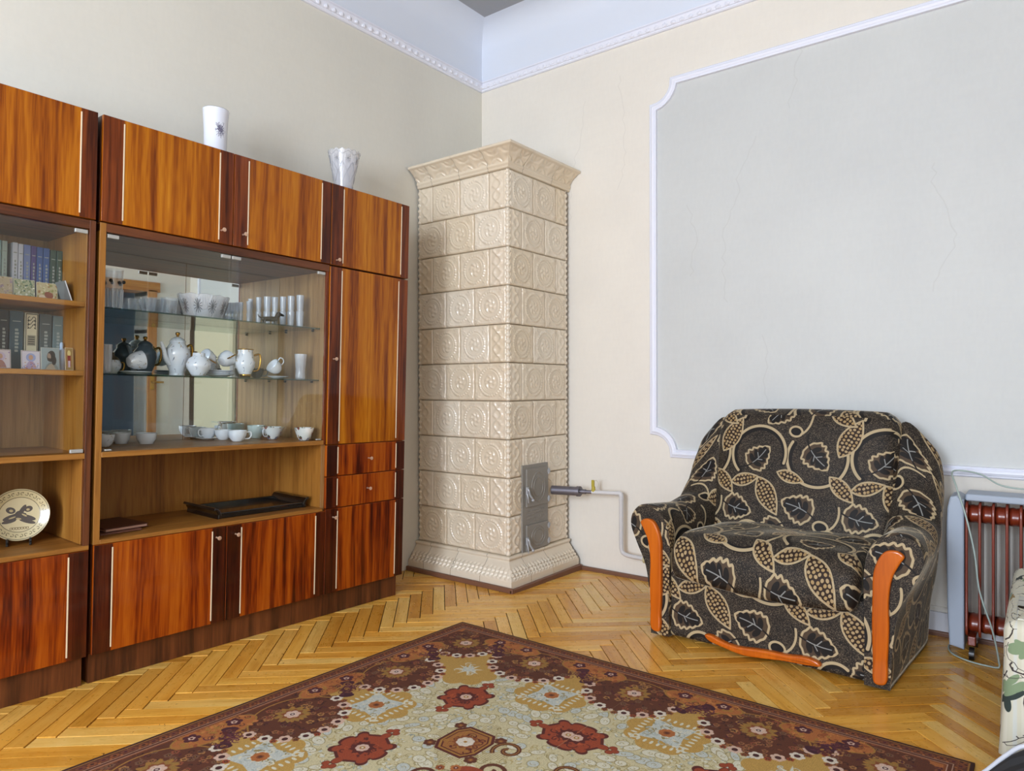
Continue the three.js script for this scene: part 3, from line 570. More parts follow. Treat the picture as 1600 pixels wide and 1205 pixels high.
    const l = part('latch', merge([tube([[0.004, 0.02, 0.006], [0.016, 0.006, 0.006], [0.02, -0.02, 0], [0.03, -0.045, -0.012]], 0.0055), new THREE.SphereGeometry(0.009, 12, 8).translate(0.031, -0.052, -0.014), bx(0, 0.012, -0.02, 0.024, -0.004, 0.016, 0.003), tube([[0.01, -0.012, 0.012], [0.016, -0.04, 0.012], [0.014, -0.066, 0.006]], 0.004)]), M.ironBright, d); l.position.set(X + 0.008, c - 0.015, 0.094);
    return d;
  };
  mkDoor('firebox_door', 0.272, 0.492); mkDoor('ash_door', 0.02, 0.168);
  { const bits = [], q = rng(8); for (let row = 0; row < 4; row++) { let z = 0.085; while (z > -0.095) { const w = 0.004 + q() * 0.006; bits.push(bx(X - 0.002, X + 0.0016, 0.182 + row * 0.02, 0.182 + row * 0.02 + (row === 0 ? 0.013 : 0.009), z - w, z, 0.0006)); z -= w + (q() < 0.2 ? 0.008 : 0.003); } } const t = part('raised_lettering', merge(bits), M.iron, ir, 'four lines of worn, unreadable raised lettering'); t.userData.kind = 'stuff'; }
}
{ // gas burner and its pipe along the wall
  const g = thing('gas_pipe', 'white gas pipe with grey burner tube and yellow tap beside the stove doors', 'pipe');
  const y = 0.452, paint = std({ color: 0xd4d0ce, roughness: 0.4 }), raw = std({ color: 0x77737a, roughness: 0.45, metalness: 0.6 });
  const zs = x => 0.2 - (x - 0.73) * 0.29;                     // the pipe comes nearer to the wall to the right
  const cyl = (x0, x1, r, y0 = y, y1 = y) => tube([[x0, y0, zs(x0)], [(x0 + x1) / 2, (y0 + y1) / 2, zs((x0 + x1) / 2)], [x1, y1, zs(x1)]], r, 8, 20);
  part('burner_tube', merge([cyl(0.7215, 0.885, 0.027), cyl(0.872, 0.888, 0.031)]), raw, g);
  part('cap', merge([new THREE.CylinderGeometry(0.031, 0.031, 0.006, 20).rotateZ(Math.PI / 2).translate(0.888, y, zs(0.888))]), raw, g);
  part('nozzle', merge([cyl(0.885, 0.962, 0.011), cyl(0.9, 0.925, 0.0145)]), raw, g);
  const x2 = 1.13, z2 = zs(x2);
  part('pipe', merge([cyl(0.96, x2 - 0.02, 0.0125), tube([[x2 - 0.03, y, zs(x2 - 0.03)], [x2 - 0.008, y, z2 + 0.002], [x2, y - 0.012, z2], [x2, y - 0.04, z2]], 0.0145, 16, 14), tube([[x2, y - 0.03, z2], [x2, 0.2, z2], [x2, 0.13, z2]], 0.0125, 10, 14), tube([[x2, 0.15, z2], [x2 + 0.006, 0.113, z2], [x2 + 0.03, 0.1, z2 + 0.002], [x2 + 0.14, 0.094, z2 + 0.004], [x2 + 0.32, 0.09, z2]], 0.0125, 24, 14)]), paint, g);
  part('flange', new THREE.CylinderGeometry(0.024, 0.024, 0.012, 18).rotateZ(Math.PI / 2).translate(x2 + 0.155, 0.093, z2 + 0.003), std({ color: 0xc9bf95, roughness: 0.5 }), g);
  const tap = part('tap', merge([new THREE.CylinderGeometry(0.011, 0.013, 0.03, 14).translate(0.97, y + 0.018, zs(0.97)), bx(0.958, 0.976, y + 0.03, y + 0.072, zs(0.97) - 0.006, zs(0.97) + 0.006, 0.003)]), std({ color: 0xb7a437, roughness: 0.5 }), g, 'yellow tap lever');
  part('tap_key', tube([[0.972, y + 0.066, zs(0.97)], [0.992, y + 0.07, zs(0.97)], [1.004, y + 0.055, zs(0.97)], [1.0, y + 0.03, zs(0.97)]], 0.0022), std({ color: 0xcfc9b0, roughness: 0.5 }), tap);
}

// ------------------------------------------------------------------ rug (2 x 3 m, woven pattern)
const texRug = canvasTex(1365, 2048, (g, w, h) => {
  const K = w / 2.0;                                           // pixels a metre; the field is drawn four times, mirrored about the middle
  const r = rng(33), P = Math.PI;
  const C = { tan: '#b08a44', tanDk: '#a0702c', cream: '#bfb38c', creamLt: '#cbc5ae', creamBl: '#b6b9b0', line: '#8f8052', orange: '#a4602e', orangeDk: '#7e431e', maroon: '#4a1a20', brown: '#582b15', brownDk: '#38160c', red: '#8e3b1c', redDk: '#521b12', pink: '#c9a894', white: '#cfc2b0', gold: '#9a6c2c' };
  g.fillStyle = C.cream; g.fillRect(0, 0, w, h);
  const blob = (x, y, rx, ry, c, rot = 0) => { g.fillStyle = c; g.beginPath(); g.ellipse(x, y, rx, ry, rot, 0, 2 * P); g.fill(); };
  const poly = (pts, c) => { g.fillStyle = c; g.beginPath(); pts.forEach(([x, y], i) => i ? g.lineTo(x, y) : g.moveTo(x, y)); g.closePath(); g.fill(); };
  const flower = (x, y, s, petals, cp, cc, cd) => { for (let i = 0; i < petals; i++) { const a = i * 2 * P / petals; blob(x + s * 0.62 * Math.cos(a), y + s * 0.62 * Math.sin(a), s * 0.42, s * 0.42, cp); } blob(x, y, s * 0.42, s * 0.42, cd); blob(x, y, s * 0.2, s * 0.2, cc); };
  const curl = (x, y, s, c, lw, a0 = 0, dir = 1, turns = 1.2) => { g.strokeStyle = c; g.lineWidth = lw; g.beginPath(); for (let i = 0; i <= 26; i++) { const t = i / 26, a = a0 + dir * turns * 2 * P * t, q = s * (1 - 0.85 * t); const X = x + q * Math.cos(a), Y = y + q * Math.sin(a); i ? g.lineTo(X, Y) : g.moveTo(X, Y); } g.stroke(); };
  const star = (x, y, R, q, n, c, rot = 0) => { const p = []; for (let i = 0; i < 2 * n; i++) { const a = rot + i * P / n, k = i % 2 ? q : R; p.push([x + k * Math.cos(a), y + k * Math.sin(a)]); } poly(p, c); };
  const vine = (x, y, n, s, cols) => { for (let i = 0; i < n; i++) { const X = x + (r() - 0.5) * s, Y = y + (r() - 0.5) * s; r() < 0.5 ? curl(X, Y, 0.006 + r() * 0.016, cols[i % cols.length], 0.0026 + r() * 0.002, r() * 6, r() < 0.5 ? 1 : -1, 0.6 + r() * 0.7) : blob(X, Y, 0.003 + r() * 0.007, 0.002 + r() * 0.004, cols[i % cols.length], r() * 3); } };
  function quarter() {                                         // metres from the outer corner, x to 1.0, y to 1.5
    g.fillStyle = C.cream; g.fillRect(0, 0, 1.0, 1.5);
    // arabesques of the cream field: outlined pale scrolls over a fine olive tracery
    for (let i = 0; i < 1500; i++) { const x = 0.28 + r() * 0.74, y = 0.28 + r() * 1.24; curl(x, y, 0.006 + r() * 0.013, r() < 0.6 ? C.line : (r() < 0.6 ? '#a8945c' : '#7f8a84'), 0.0018 + r() * 0.0012, r() * 6, r() < 0.5 ? 1 : -1, 0.5 + r() * 0.6); if (i % 2 === 0) blob(x + 0.01 * r(), y, 0.004 + r() * 0.008, 0.003 + r() * 0.003, r() < 0.4 ? C.creamBl : C.creamLt, r() * 3); }
    const petalRing = (cx, cy, R, n) => { for (let i = 0; i < n; i++) { const a = i * 2 * P / n, q = R + 0.014 * Math.sin(i * 2.3), X = cx + q * Math.cos(a), Y = cy + q * Math.sin(a), rx = 0.024 + 0.006 * Math.sin(i * 5), ry = 0.016 + 0.004 * Math.cos(i * 3); blob(X, Y, rx, ry, i % 3 ? C.creamLt : C.creamBl, a + 0.6); g.strokeStyle = C.line; g.lineWidth = 0.0022; g.beginPath(); g.ellipse(X, Y, rx, ry, a + 0.6, 0, 2 * P); g.stroke(); curl(X, Y, 0.009, C.line, 0.0018, a * 2, i % 2 ? 1 : -1, 0.8); } };
    for (const [cx, cy] of [[0.56, 0.6], [0.56, 1.06], [1.0, 0.6], [0.78, 1.4]]) { petalRing(cx, cy, 0.2, 24); petalRing(cx, cy, 0.165, 18); }
    for (let i = 0; i < 36; i++) for (let j = 0; j < 40; j++) { const x = 0.66 + i * 0.0075, y = 0.7 + j * 0.0075; if (Math.abs(x - 0.78) + Math.abs(y - 0.84) < 0.15) blob(x, y, 0.0016, 0.0026, '#8a7648', 0.8); }
    const rose = [[0.2, 0.2], [0.56, 0.2], [1.0, 0.2], [0.2, 0.6], [0.2, 1.06], [0.2, 1.5]];
    const squares = [[0.36, 0.84], [0.78, 0.4], [0.36, 1.28]];
    // tan ground between the dark half-rounds and the field, with a scalloped inner edge
    g.fillStyle = C.tan; g.fillRect(0, 0, 1, 0.33); g.fillRect(0, 0, 0.33, 1.5);
    for (const [x, y] of [...squares, [0.4, 0.42]]) { for (let k = 0; k < 9; k++) { const a = k / 9 * 2 * P; blob(x + 0.085 * Math.cos(a), y + 0.085 * Math.sin(a), 0.052, 0.045, C.tan, a); } blob(x, y, 0.1, 0.1, C.tan); }
    for (const [x, y] of squares) {                            // pale fringed squares with an orange flower
      for (let i = 0; i < 8; i++) for (const s of [-1, 1]) { blob(x - 0.077 + i * 0.022, y + s * 0.086, 0.005, 0.011, C.creamLt); blob(x + s * 0.086, y - 0.077 + i * 0.022, 0.011, 0.005, C.creamLt); }
      poly([[x - 0.07, y - 0.072], [x, y - 0.056], [x + 0.07, y - 0.072], [x + 0.056, y], [x + 0.07, y + 0.072], [x, y + 0.056], [x - 0.07, y + 0.072], [x - 0.056, y]], C.creamBl);
      for (const [a, b] of [[-1, -1], [1, -1], [-1, 1], [1, 1]]) { curl(x + a * 0.072, y + b * 0.072, 0.02, C.creamLt, 0.008, 0, a * b, 1); blob(x + a * 0.045, y + b * 0.045, 0.02, 0.012, C.creamBl, a * b * 0.8); }
      vine(x, y, 50, 0.13, [C.creamLt, '#9ea49c', C.line]); star(x, y, 0.036, 0.024, 9, C.creamLt); flower(x, y, 0.026, 8, C.orange, C.gold, C.orangeDk); blob(x, y, 0.006, 0.006, C.brown);
    }
    star(0.4, 0.41, 0.06, 0.018, 8, C.creamLt, 0.2); blob(0.4, 0.41, 0.026, 0.016, C.creamBl); vine(0.4, 0.41, 20, 0.08, [C.creamLt, C.creamBl]);
    // orange border with vines between the guard and the half-rounds
    g.fillStyle = C.orange; g.fillRect(0, 0, 1, 0.17); g.fillRect(0, 0, 0.17, 1.5);
    for (const hz of [0, 1]) for (let t = 0.1; t < 1.5; t += 0.016) { const [x, y] = hz ? [0.075 + r() * 0.09, t] : [t, 0.075 + r() * 0.09]; if (!hz && x > 1.02) continue; r() < 0.6 ? curl(x, y, 0.008 + r() * 0.018, [C.orangeDk, C.brown, C.gold, '#b8743a'][(r() * 4) | 0], 0.0034, r() * 6, r() < 0.5 ? 1 : -1, 0.7 + r() * 0.5) : blob(x, y, 0.006 + r() * 0.02, 0.004 + r() * 0.008, ['#b8743a', C.gold, '#8c4a20'][(r() * 3) | 0], r() * 3); }
    for (const hz of [0, 1]) for (let i = 0; i < 7; i++) { const m = 0.3 + i * 0.22 + (i % 2) * 0.02, [x, y] = hz ? [0.1, m] : [m, 0.1]; if (!hz && m > 1.03) continue; for (let k = 0; k < 5; k++) blob(x + 0.02 * Math.cos(k * 1.26), y + 0.02 * Math.sin(k * 1.26), 0.012, 0.012, C.maroon); flower(x, y, 0.012, 5, C.pink, C.maroon, C.redDk); }
    // dark half-rounds crowded with small flowers, edged by white blossoms
    for (const [x, y] of rose) {
      const corner = x < 0.3 && y < 0.3, R = corner ? 0.145 : 0.168;
      for (let i = 0; i < 40; i++) { const a = i / 40 * 2 * P; blob(x + R * 0.94 * Math.cos(a), y + R * 0.94 * Math.sin(a), 0.018 + 0.006 * Math.sin(i * 3), 0.014, C.brown, a); }
      blob(x, y, R * 0.96, R * 0.96, C.brown);
      for (let i = 0; i < 150; i++) { const a = r() * 6.3, q = 0.055 + r() * 0.115, X = x + q * Math.cos(a), Y = y + q * Math.sin(a); const k = r(); k < 0.42 ? flower(X, Y, 0.0095 + r() * 0.004, 5, ['#8e5a36', '#84442a', '#a0703c', '#6e4a34'][i % 4], C.gold, C.brownDk) : k < 0.75 ? curl(X, Y, 0.006 + r() * 0.008, C.brownDk, 0.004, r() * 6, 1, 0.7) : blob(X, Y, 0.008, 0.0035, r() < 0.5 ? C.maroon : '#7a4426', r() * 3); }
      g.strokeStyle = C.gold; g.lineWidth = 0.006; if (!corner) { g.beginPath(); y < 0.3 ? g.arc(x, y + 0.06, 0.17, P * 1.12, P * 1.88) : g.arc(x + 0.06, y, 0.17, P * 0.62, P * 1.38); g.stroke(); }
      for (let i = 0; i < 34; i++) { const a = i / 34 * 2 * P, X = x + R * Math.cos(a), Y = y + R * Math.sin(a), inward = corner ? Math.cos(a) + Math.sin(a) > 0.1 : y < 0.3 ? Math.sin(a) > 0.05 : Math.cos(a) > 0.05; if (!inward) continue; i % 2 === 0 ? flower(X, Y, 0.022, 6, i % 4 ? C.white : C.pink, C.maroon, C.brownDk) : flower(X + 0.012 * Math.cos(a), Y + 0.012 * Math.sin(a), 0.011, 5, i % 3 ? C.red : C.orangeDk, C.gold, C.brownDk); }
      star(x, y, 0.062, 0.044, 11, '#8f6a30', 0.3); for (let k = 0; k < 10; k++) blob(x + 0.05 * Math.cos(k * 0.63), y + 0.05 * Math.sin(k * 0.63), 0.009, 0.006, C.gold, k * 0.63); star(x, y, 0.04, 0.028, 8, C.orangeDk, 0.1); flower(x, y, 0.026, 6, C.pink, C.maroon, C.white); blob(x, y, 0.008, 0.008, C.maroon); blob(x, y, 0.004, 0.004, C.white);
    }
    // orange lobes of the border reaching in between the half-rounds
    for (const hz of [0, 1]) for (const m of hz ? [0.4, 0.83, 1.28] : [0.38, 0.78]) { const [x, y] = hz ? [0.115, m] : [m, 0.115]; blob(x, y, hz ? 0.055 : 0.135, hz ? 0.135 : 0.055, C.orange); g.strokeStyle = C.gold; g.lineWidth = 0.006; g.beginPath(); g.ellipse(x, y, hz ? 0.057 : 0.137, hz ? 0.137 : 0.057, 0, 0, 2 * P); g.stroke(); for (let i = 0; i < 60; i++) { const t = r() * 2 - 1, v = (r() * 2 - 1) * 0.045, X = x + (hz ? v : t * 0.12), Y = y + (hz ? t * 0.12 : v); r() < 0.6 ? curl(X, Y, 0.006 + r() * 0.014, [C.orangeDk, C.brown, '#b8743a', C.gold][i % 4], 0.0034, r() * 6, r() < 0.5 ? 1 : -1, 0.7 + r() * 0.5) : blob(X, Y, 0.005 + r() * 0.012, 0.004 + r() * 0.005, ['#b8743a', '#8c4a20', C.gold][i % 3], r() * 3); } for (const q of [-1, 1]) { const X = x + (hz ? -0.012 : q * 0.07), Y = y + (hz ? q * 0.07 : -0.012); for (let k = 0; k < 5; k++) blob(X + 0.016 * Math.cos(k * 1.26), Y + 0.016 * Math.sin(k * 1.26), 0.011, 0.011, C.maroon); flower(X, Y, 0.011, 5, C.pink, C.maroon, C.redDk); } }
    // maroon bars where the half-rounds meet
    for (const [x, y, a] of [[0.36, 0.18, 0.9], [0.78, 0.18, 0.9], [0.18, 0.38, 0.7], [0.18, 0.82, 0.7], [0.18, 1.28, 0.7]]) {
      for (let k = -4; k <= 4; k++) blob(x + k * 0.0135 * Math.cos(a), y + k * 0.0135 * Math.sin(a), 0.016, 0.02 + 0.006 * Math.cos(k * 1.6), k % 2 ? C.maroon : '#3e1420', a);
      vine(x, y, 46, 0.09, [C.redDk, '#6b3b2a', C.gold, '#5a2434']);
    }
    // guard strips along the edge
    g.fillStyle = C.brown; g.fillRect(0, 0, 1, 0.06); g.fillRect(0, 0, 0.06, 1.5);
    for (let t = 0.02; t < 1.5; t += 0.03) for (const hz of [0, 1]) { const [x, y] = hz ? [0.031, t] : [t, 0.031]; const k = Math.round(t / 0.03) % 2; blob(x, y, hz ? 0.012 : 0.013, hz ? 0.013 : 0.012, k ? C.orangeDk : '#6e3a20'); blob(x, y, 0.005, 0.005, k ? C.brownDk : C.maroon); blob(x + (hz ? 0.01 : 0.015), y + (hz ? 0.015 : 0.01), 0.004, 0.004, C.orange); }
    for (const [a, b, c] of [[0, 0.01, C.brownDk], [0.01, 0.014, C.gold], [0.047, 0.05, '#b08a74'], [0.05, 0.06, C.brown], [0.06, 0.063, '#b08a74'], [0.063, 0.07, C.orangeDk]]) { g.fillStyle = c; g.fillRect(a, a, 1.0, b - a); g.fillRect(a, a, b - a, 1.5); }
    // red lozenge medallions with trefoil ends
    for (const [x, y, rot] of [[0.555, 0.6, P / 2], [0.55, 1.06, P / 2], [0.985, 0.605, 0], [1.0, 1.14, 0]]) {
      g.save(); g.translate(x, y); g.rotate(rot);
      for (const [s, c] of [[1.13, C.redDk], [1, C.red]]) { poly([[-0.085 * s, 0], [-0.05 * s, -0.062 * s], [0.05 * s, -0.062 * s], [0.085 * s, 0], [0.05 * s, 0.062 * s], [-0.05 * s, 0.062 * s]], c); for (const q of [-1, 1]) { for (const p of [-1, 1]) blob(q * 0.05 * s, p * 0.055 * s, 0.017 * s, 0.015 * s, c); blob(0, q * 0.066 * s, 0.026 * s, 0.014 * s, c); blob(q * 0.092, 0, 0.02 * s, 0.013 * s, c); for (const p of [-1, 0, 1]) blob(q * (0.122 + (p ? 0 : 0.013)), p * 0.014, 0.0115 * s, 0.0105 * s, c); } }
      vine(0, 0, 30, 0.1, [C.redDk, '#a34a24', C.redDk]); star(0, 0, 0.042, 0.03, 9, C.redDk); flower(0, 0, 0.021, 8, C.pink, C.white, C.gold); g.restore();
    }
    // orange eight-sided shape with four buds
    { const x = 0.765, y = 0.84;
      for (const [a, b] of [[-1, -1], [1, -1], [-1, 1], [1, 1]]) { flower(x + a * 0.082, y + b * 0.07, 0.02, 6, C.brown, C.gold, C.orangeDk); }
      const oct = s => [[-0.045, -0.075], [0.045, -0.075], [0.068, -0.038], [0.068, 0.038], [0.045, 0.075], [-0.045, 0.075], [-0.068, 0.038], [-0.068, -0.038]].map(([a, b]) => [x + a * s, y + b * s]);
      poly(oct(1.12), C.redDk); poly(oct(1), C.gold); poly(oct(0.9), C.redDk); poly(oct(0.84), '#96602c'); vine(x, y, 50, 0.1, [C.orangeDk, C.redDk, C.gold]); star(x, y, 0.043, 0.032, 10, C.orangeDk); flower(x, y, 0.028, 8, C.white, C.gold, C.white); }
    // the large middle medallion: brown scrolls round an orange flowered heart
    curl(0.9, 0.8, 0.05, C.brown, 0.014, 2.2, 1, 1.3); curl(0.9, 0.8, 0.05, C.gold, 0.003, 2.2, 1, 1.3); curl(0.93, 0.92, 0.046, C.brown, 0.013, 0.4, -1, 1.3); curl(0.8, 1.05, 0.05, C.brown, 0.013, 1, 1, 1.2); curl(0.72, 1.25, 0.06, C.brown, 0.014, 3, 1, 1.2);
    blob(1.02, 1.3, 0.2, 0.36, C.orangeDk); blob(0.9, 0.98, 0.06, 0.05, C.red); blob(0.98, 1.0, 0.1, 0.08, C.orange);
    for (let i = 0; i < 110; i++) { const x = 0.8 + r() * 0.22, y = 0.94 + r() * 0.56; flower(x, y, 0.009 + r() * 0.008, 6, [C.gold, C.orange, '#8c4a20'][i % 3], C.pink, C.redDk); }
  }
  for (const [sx, sy] of [[1, 1], [-1, 1], [1, -1], [-1, -1]]) { g.save(); g.translate(sx > 0 ? 0 : w, sy > 0 ? 0 : h); g.scale(sx * K, sy * K); g.beginPath(); g.rect(0, 0, 1.0, 1.5); g.clip(); quarter(); g.restore(); }
  // pile: fine woven speckle
  const im = g.getImageData(0, 0, w, h), d = im.data;
  for (let j = 0; j < h; j++) for (let i = 0; i < w; i++) { const k = 4 * (j * w + i), n = 0.86 + 0.22 * hash2(i, j, 3) + ((i >> 1) % 2) * 0.03; d[k] = Math.min(255, d[k] * n); d[k + 1] = Math.min(255, d[k + 1] * n); d[k + 2] = Math.min(255, d[k + 2] * n); }
  g.putImageData(im, 0, 0);
});
{
  texRug.wrapS = texRug.wrapT = THREE.ClampToEdgeWrapping;
  const g = new THREE.BoxGeometry(2.0, 0.007, 3.0, 40, 1, 60), p = g.attributes.position, uv = g.attributes.uv;
  for (let i = 0; i < p.count; i++) { uv.setXY(i, p.getX(i) / 2 + 0.5, 0.5 - p.getZ(i) / 3); if (p.getY(i) > 0) p.setY(i, p.getY(i) + 0.0012 * (vnoise(p.getX(i) * 5 + 9, p.getZ(i) * 5 + 9, 64, 64, 3) - 0.5)); }
  g.computeVertexNormals();
  const rug = single('rug', g, std({ map: texRug, roughness: 0.95, bumpMap: texRug, bumpScale: 0.0012 }), 'patterned oriental rug in brown, orange and cream on the parquet', 'rug');
  const a = 0.0029; rug.rotation.set(TILT, -a, 0, 'XYZ');
  const c = V3(0.934 + 1.0 + 0.003, 0, 1.2685 + 1.5); c.y = fy(c.z) + 0.0062; rug.position.copy(c);
}

// a box whose edges are rounded by different radii, then bent; its six sides share smooth normals
function softBox(w, h, d, rx, ry, rz, n, bend) {
  const g = new THREE.BoxGeometry(w, h, d, ...n), p = g.attributes.position;
  for (let i = 0; i < p.count; i++) {
    const v = [p.getX(i), p.getY(i), p.getZ(i)], R = [rx, ry, rz], half = [w / 2, h / 2, d / 2], c = v.map((a, k) => clamp(a, -half[k] + R[k], half[k] - R[k])), e = v.map((a, k) => (a - c[k]) / R[k]);
    const m = Math.max(...e.map(Math.abs)), l = Math.hypot(...e), s = l > 0 ? m / l : 1;
    p.setXYZ(i, ...bend(...c.map((a, k) => a + e[k] * s * R[k])));
  }
  const nrm = new Map(), flat = g.clone().toNonIndexed(); flat.computeVertexNormals();
  const key = (a, i) => `${Math.round(a.getX(i) * 1e5)},${Math.round(a.getY(i) * 1e5)},${Math.round(a.getZ(i) * 1e5)}`;
  const fp = flat.attributes.position, fn = flat.attributes.normal;
  for (let i = 0; i < fp.count; i++) { const k = key(fp, i), o = nrm.get(k) ?? V3(0, 0, 0); o.add(V3(fn.getX(i), fn.getY(i), fn.getZ(i))); nrm.set(k, o); }
  const N = g.attributes.normal; for (let i = 0; i < p.count; i++) { const o = nrm.get(key(p, i)).clone().normalize(); N.setXYZ(i, o.x, o.y, o.z); }
  return g;
}
// ------------------------------------------------------------------ armchair
const texFabric = canvasTex(1024, 1024, (g, S) => {
  const K = S / 0.44, r = rng(12), P = Math.PI;               // a repeat of 0.44 m
  const im = g.createImageData(S, S);
  for (let j = 0; j < S; j++) for (let i = 0; i < S; i++) { const k = 4 * (j * S + i), n = hash2(i >> 2, j >> 2, 5), m = hash2(i >> 3, j >> 1, 6), b = vnoise(i / 64, j / 64, 16, 16, 4); let c = lerp3([15, 11, 8], [46, 35, 25], 0.5 * m + 0.5 * b); if (n > 0.66) c = lerp3(c, [158, 142, 118], 0.6 * m + 0.1); im.data[k] = c[0]; im.data[k + 1] = c[1]; im.data[k + 2] = c[2]; im.data[k + 3] = 255; }
  g.putImageData(im, 0, 0);
  const BE = '#b39f7c', TN = '#a2865a', DK = '#130d0a', GR = '#8a8a86';
  const all = (x, y, fn) => { for (const a of [-1, 0, 1]) for (const b of [-1, 0, 1]) { g.save(); g.translate((x + a * 0.44) * K, (y + b * 0.44) * K); g.scale(K, K); fn(); g.restore(); } };
  g.lineCap = 'round'; g.lineJoin = 'round';
  const leaf = (x, y, rot, s) => all(x, y, () => {             // lobed leaf with a pale outline, black blade and grey veins
    g.rotate(rot); g.scale(s, s);
    const half = t => 0.046 * Math.pow(Math.sin(Math.PI * Math.pow(t, 0.62)), 0.75) * (1 + 0.1 * Math.cos(t * 34));
    const path = q => { g.beginPath(); for (let i = 0; i <= 40; i++) { const t = i / 40; g.lineTo((-0.05 + 0.112 * t) * q, half(t) * q); } for (let i = 40; i >= 0; i--) { const t = i / 40; g.lineTo((-0.05 + 0.112 * t) * q, -half(t) * q); } g.closePath(); };
    path(1.0); g.fillStyle = '#4a3a2a'; g.fill(); g.strokeStyle = BE; g.lineWidth = 0.0072; g.stroke();
    g.fillStyle = DK; for (let k = 0; k < 4; k++) for (const q of [-1, 1]) { const x0 = -0.026 + k * 0.02, l = [0.03, 0.031, 0.026, 0.018][k], a = q * (1.15 - k * 0.17); g.beginPath(); g.ellipse(x0 + l * 0.55 * Math.cos(a), l * 0.62 * Math.sin(a), l * 0.6, 0.0095, a, 0, 2 * P); g.fill(); }
    g.beginPath(); g.ellipse(0.03, 0, 0.02, 0.008, 0, 0, 2 * P); g.fill(); g.beginPath(); g.ellipse(0, 0, 0.034, 0.011, 0, 0, 2 * P); g.fill();
    g.strokeStyle = GR; g.lineWidth = 0.0034; g.beginPath(); g.moveTo(-0.03, 0); g.quadraticCurveTo(0.0, 0.006, 0.044, -0.002); g.moveTo(-0.008, 0.002); g.lineTo(0.006, 0.018); g.moveTo(0.0, 0.003); g.lineTo(0.012, -0.016); g.stroke();
    g.strokeStyle = DK; g.lineWidth = 0.0055; g.beginPath(); g.moveTo(-0.036, 0); g.quadraticCurveTo(-0.065, -0.006, -0.085, -0.028); g.stroke();
  });
  const pod = (x, y, rot, L, B) => all(x, y, () => {           // pointed leaf filled with pebble cells
    g.rotate(rot); g.beginPath(); g.moveTo(-L, 0); g.quadraticCurveTo(-L * 0.2, -B * 1.5, L, 0); g.quadraticCurveTo(-L * 0.2, B * 1.5, -L, 0); g.closePath();
    g.fillStyle = '#2b190c'; g.fill(); g.strokeStyle = BE; g.lineWidth = 0.0065; g.stroke(); g.save(); g.clip();
    const q = rng(7); for (let a = -L; a < L; a += 0.0135) for (let b = -B; b < B; b += 0.0135) { g.fillStyle = q() < 0.5 ? TN : '#a88f68'; g.beginPath(); g.ellipse(a + ((b / 0.0135 | 0) % 2) * 0.006 + (q() - 0.5) * 0.003, b + (q() - 0.5) * 0.003, 0.0054, 0.0047, q() * 3, 0, 2 * P); g.fill(); }
    g.restore();
  });
  const arc = (x, y, R, a0, a1, lw = 0.0095) => all(x, y, () => { g.strokeStyle = DK; g.lineWidth = lw * 1.9; g.beginPath(); g.arc(0.003, 0.004, R * 0.95, a0, a1); g.stroke(); g.strokeStyle = BE; g.lineWidth = lw; g.beginPath(); g.arc(0, 0, R, a0, a1); g.stroke(); });
  const loop = (x, y, R) => all(x, y, () => { g.fillStyle = DK; g.beginPath(); g.ellipse(0, 0, R, R * 0.8, 0.2, 0, 2 * P); g.fill(); g.strokeStyle = BE; g.lineWidth = 0.0078; g.stroke(); g.beginPath(); g.moveTo(R * 0.8, 0.01); g.bezierCurveTo(R * 2, -0.004, R * 2.6, -0.04, R * 2.3, -0.075); g.stroke(); });
  arc(0.112, 0.125, 0.106, -0.7, 3.7, 0.0105); leaf(0.11, 0.12, 0.85, 0.98); loop(0.03, 0.03, 0.023);
  arc(0.335, 0.118, 0.105, 2.4, 6.6, 0.0105); leaf(0.335, 0.135, -0.8, 0.95);
  pod(0.222, 0.05, -1.1, 0.075, 0.046); pod(0.2, 0.232, 0.8, 0.058, 0.034); pod(0.285, 0.222, -0.25, 0.055, 0.03);
  leaf(0.06, 0.31, 3.5, 1.05); leaf(0.262, 0.33, 0.2, 1.0); loop(0.14, 0.37, 0.025); pod(0.38, 0.275, 1.0, 0.078, 0.046); leaf(0.405, 0.4, 2.4, 0.95); pod(0.19, 0.415, 0.6, 0.055, 0.032); arc(0.318, 0.43, 0.055, 3.3, 5.4, 0.01); pod(0.02, 0.2, 0.3, 0.05, 0.028);
});
M.fabric = phys({ map: rep(texFabric, 1 / 0.54), bumpMap: rep(texFabric, 1 / 0.54), bumpScale: 0.0022, roughness: 0.66, specularIntensity: 0.7, sheen: 1.0, sheenRoughness: 0.3, sheenColor: new THREE.Color(1.0, 0.87, 0.66) });
M.fabric.side = THREE.DoubleSide;
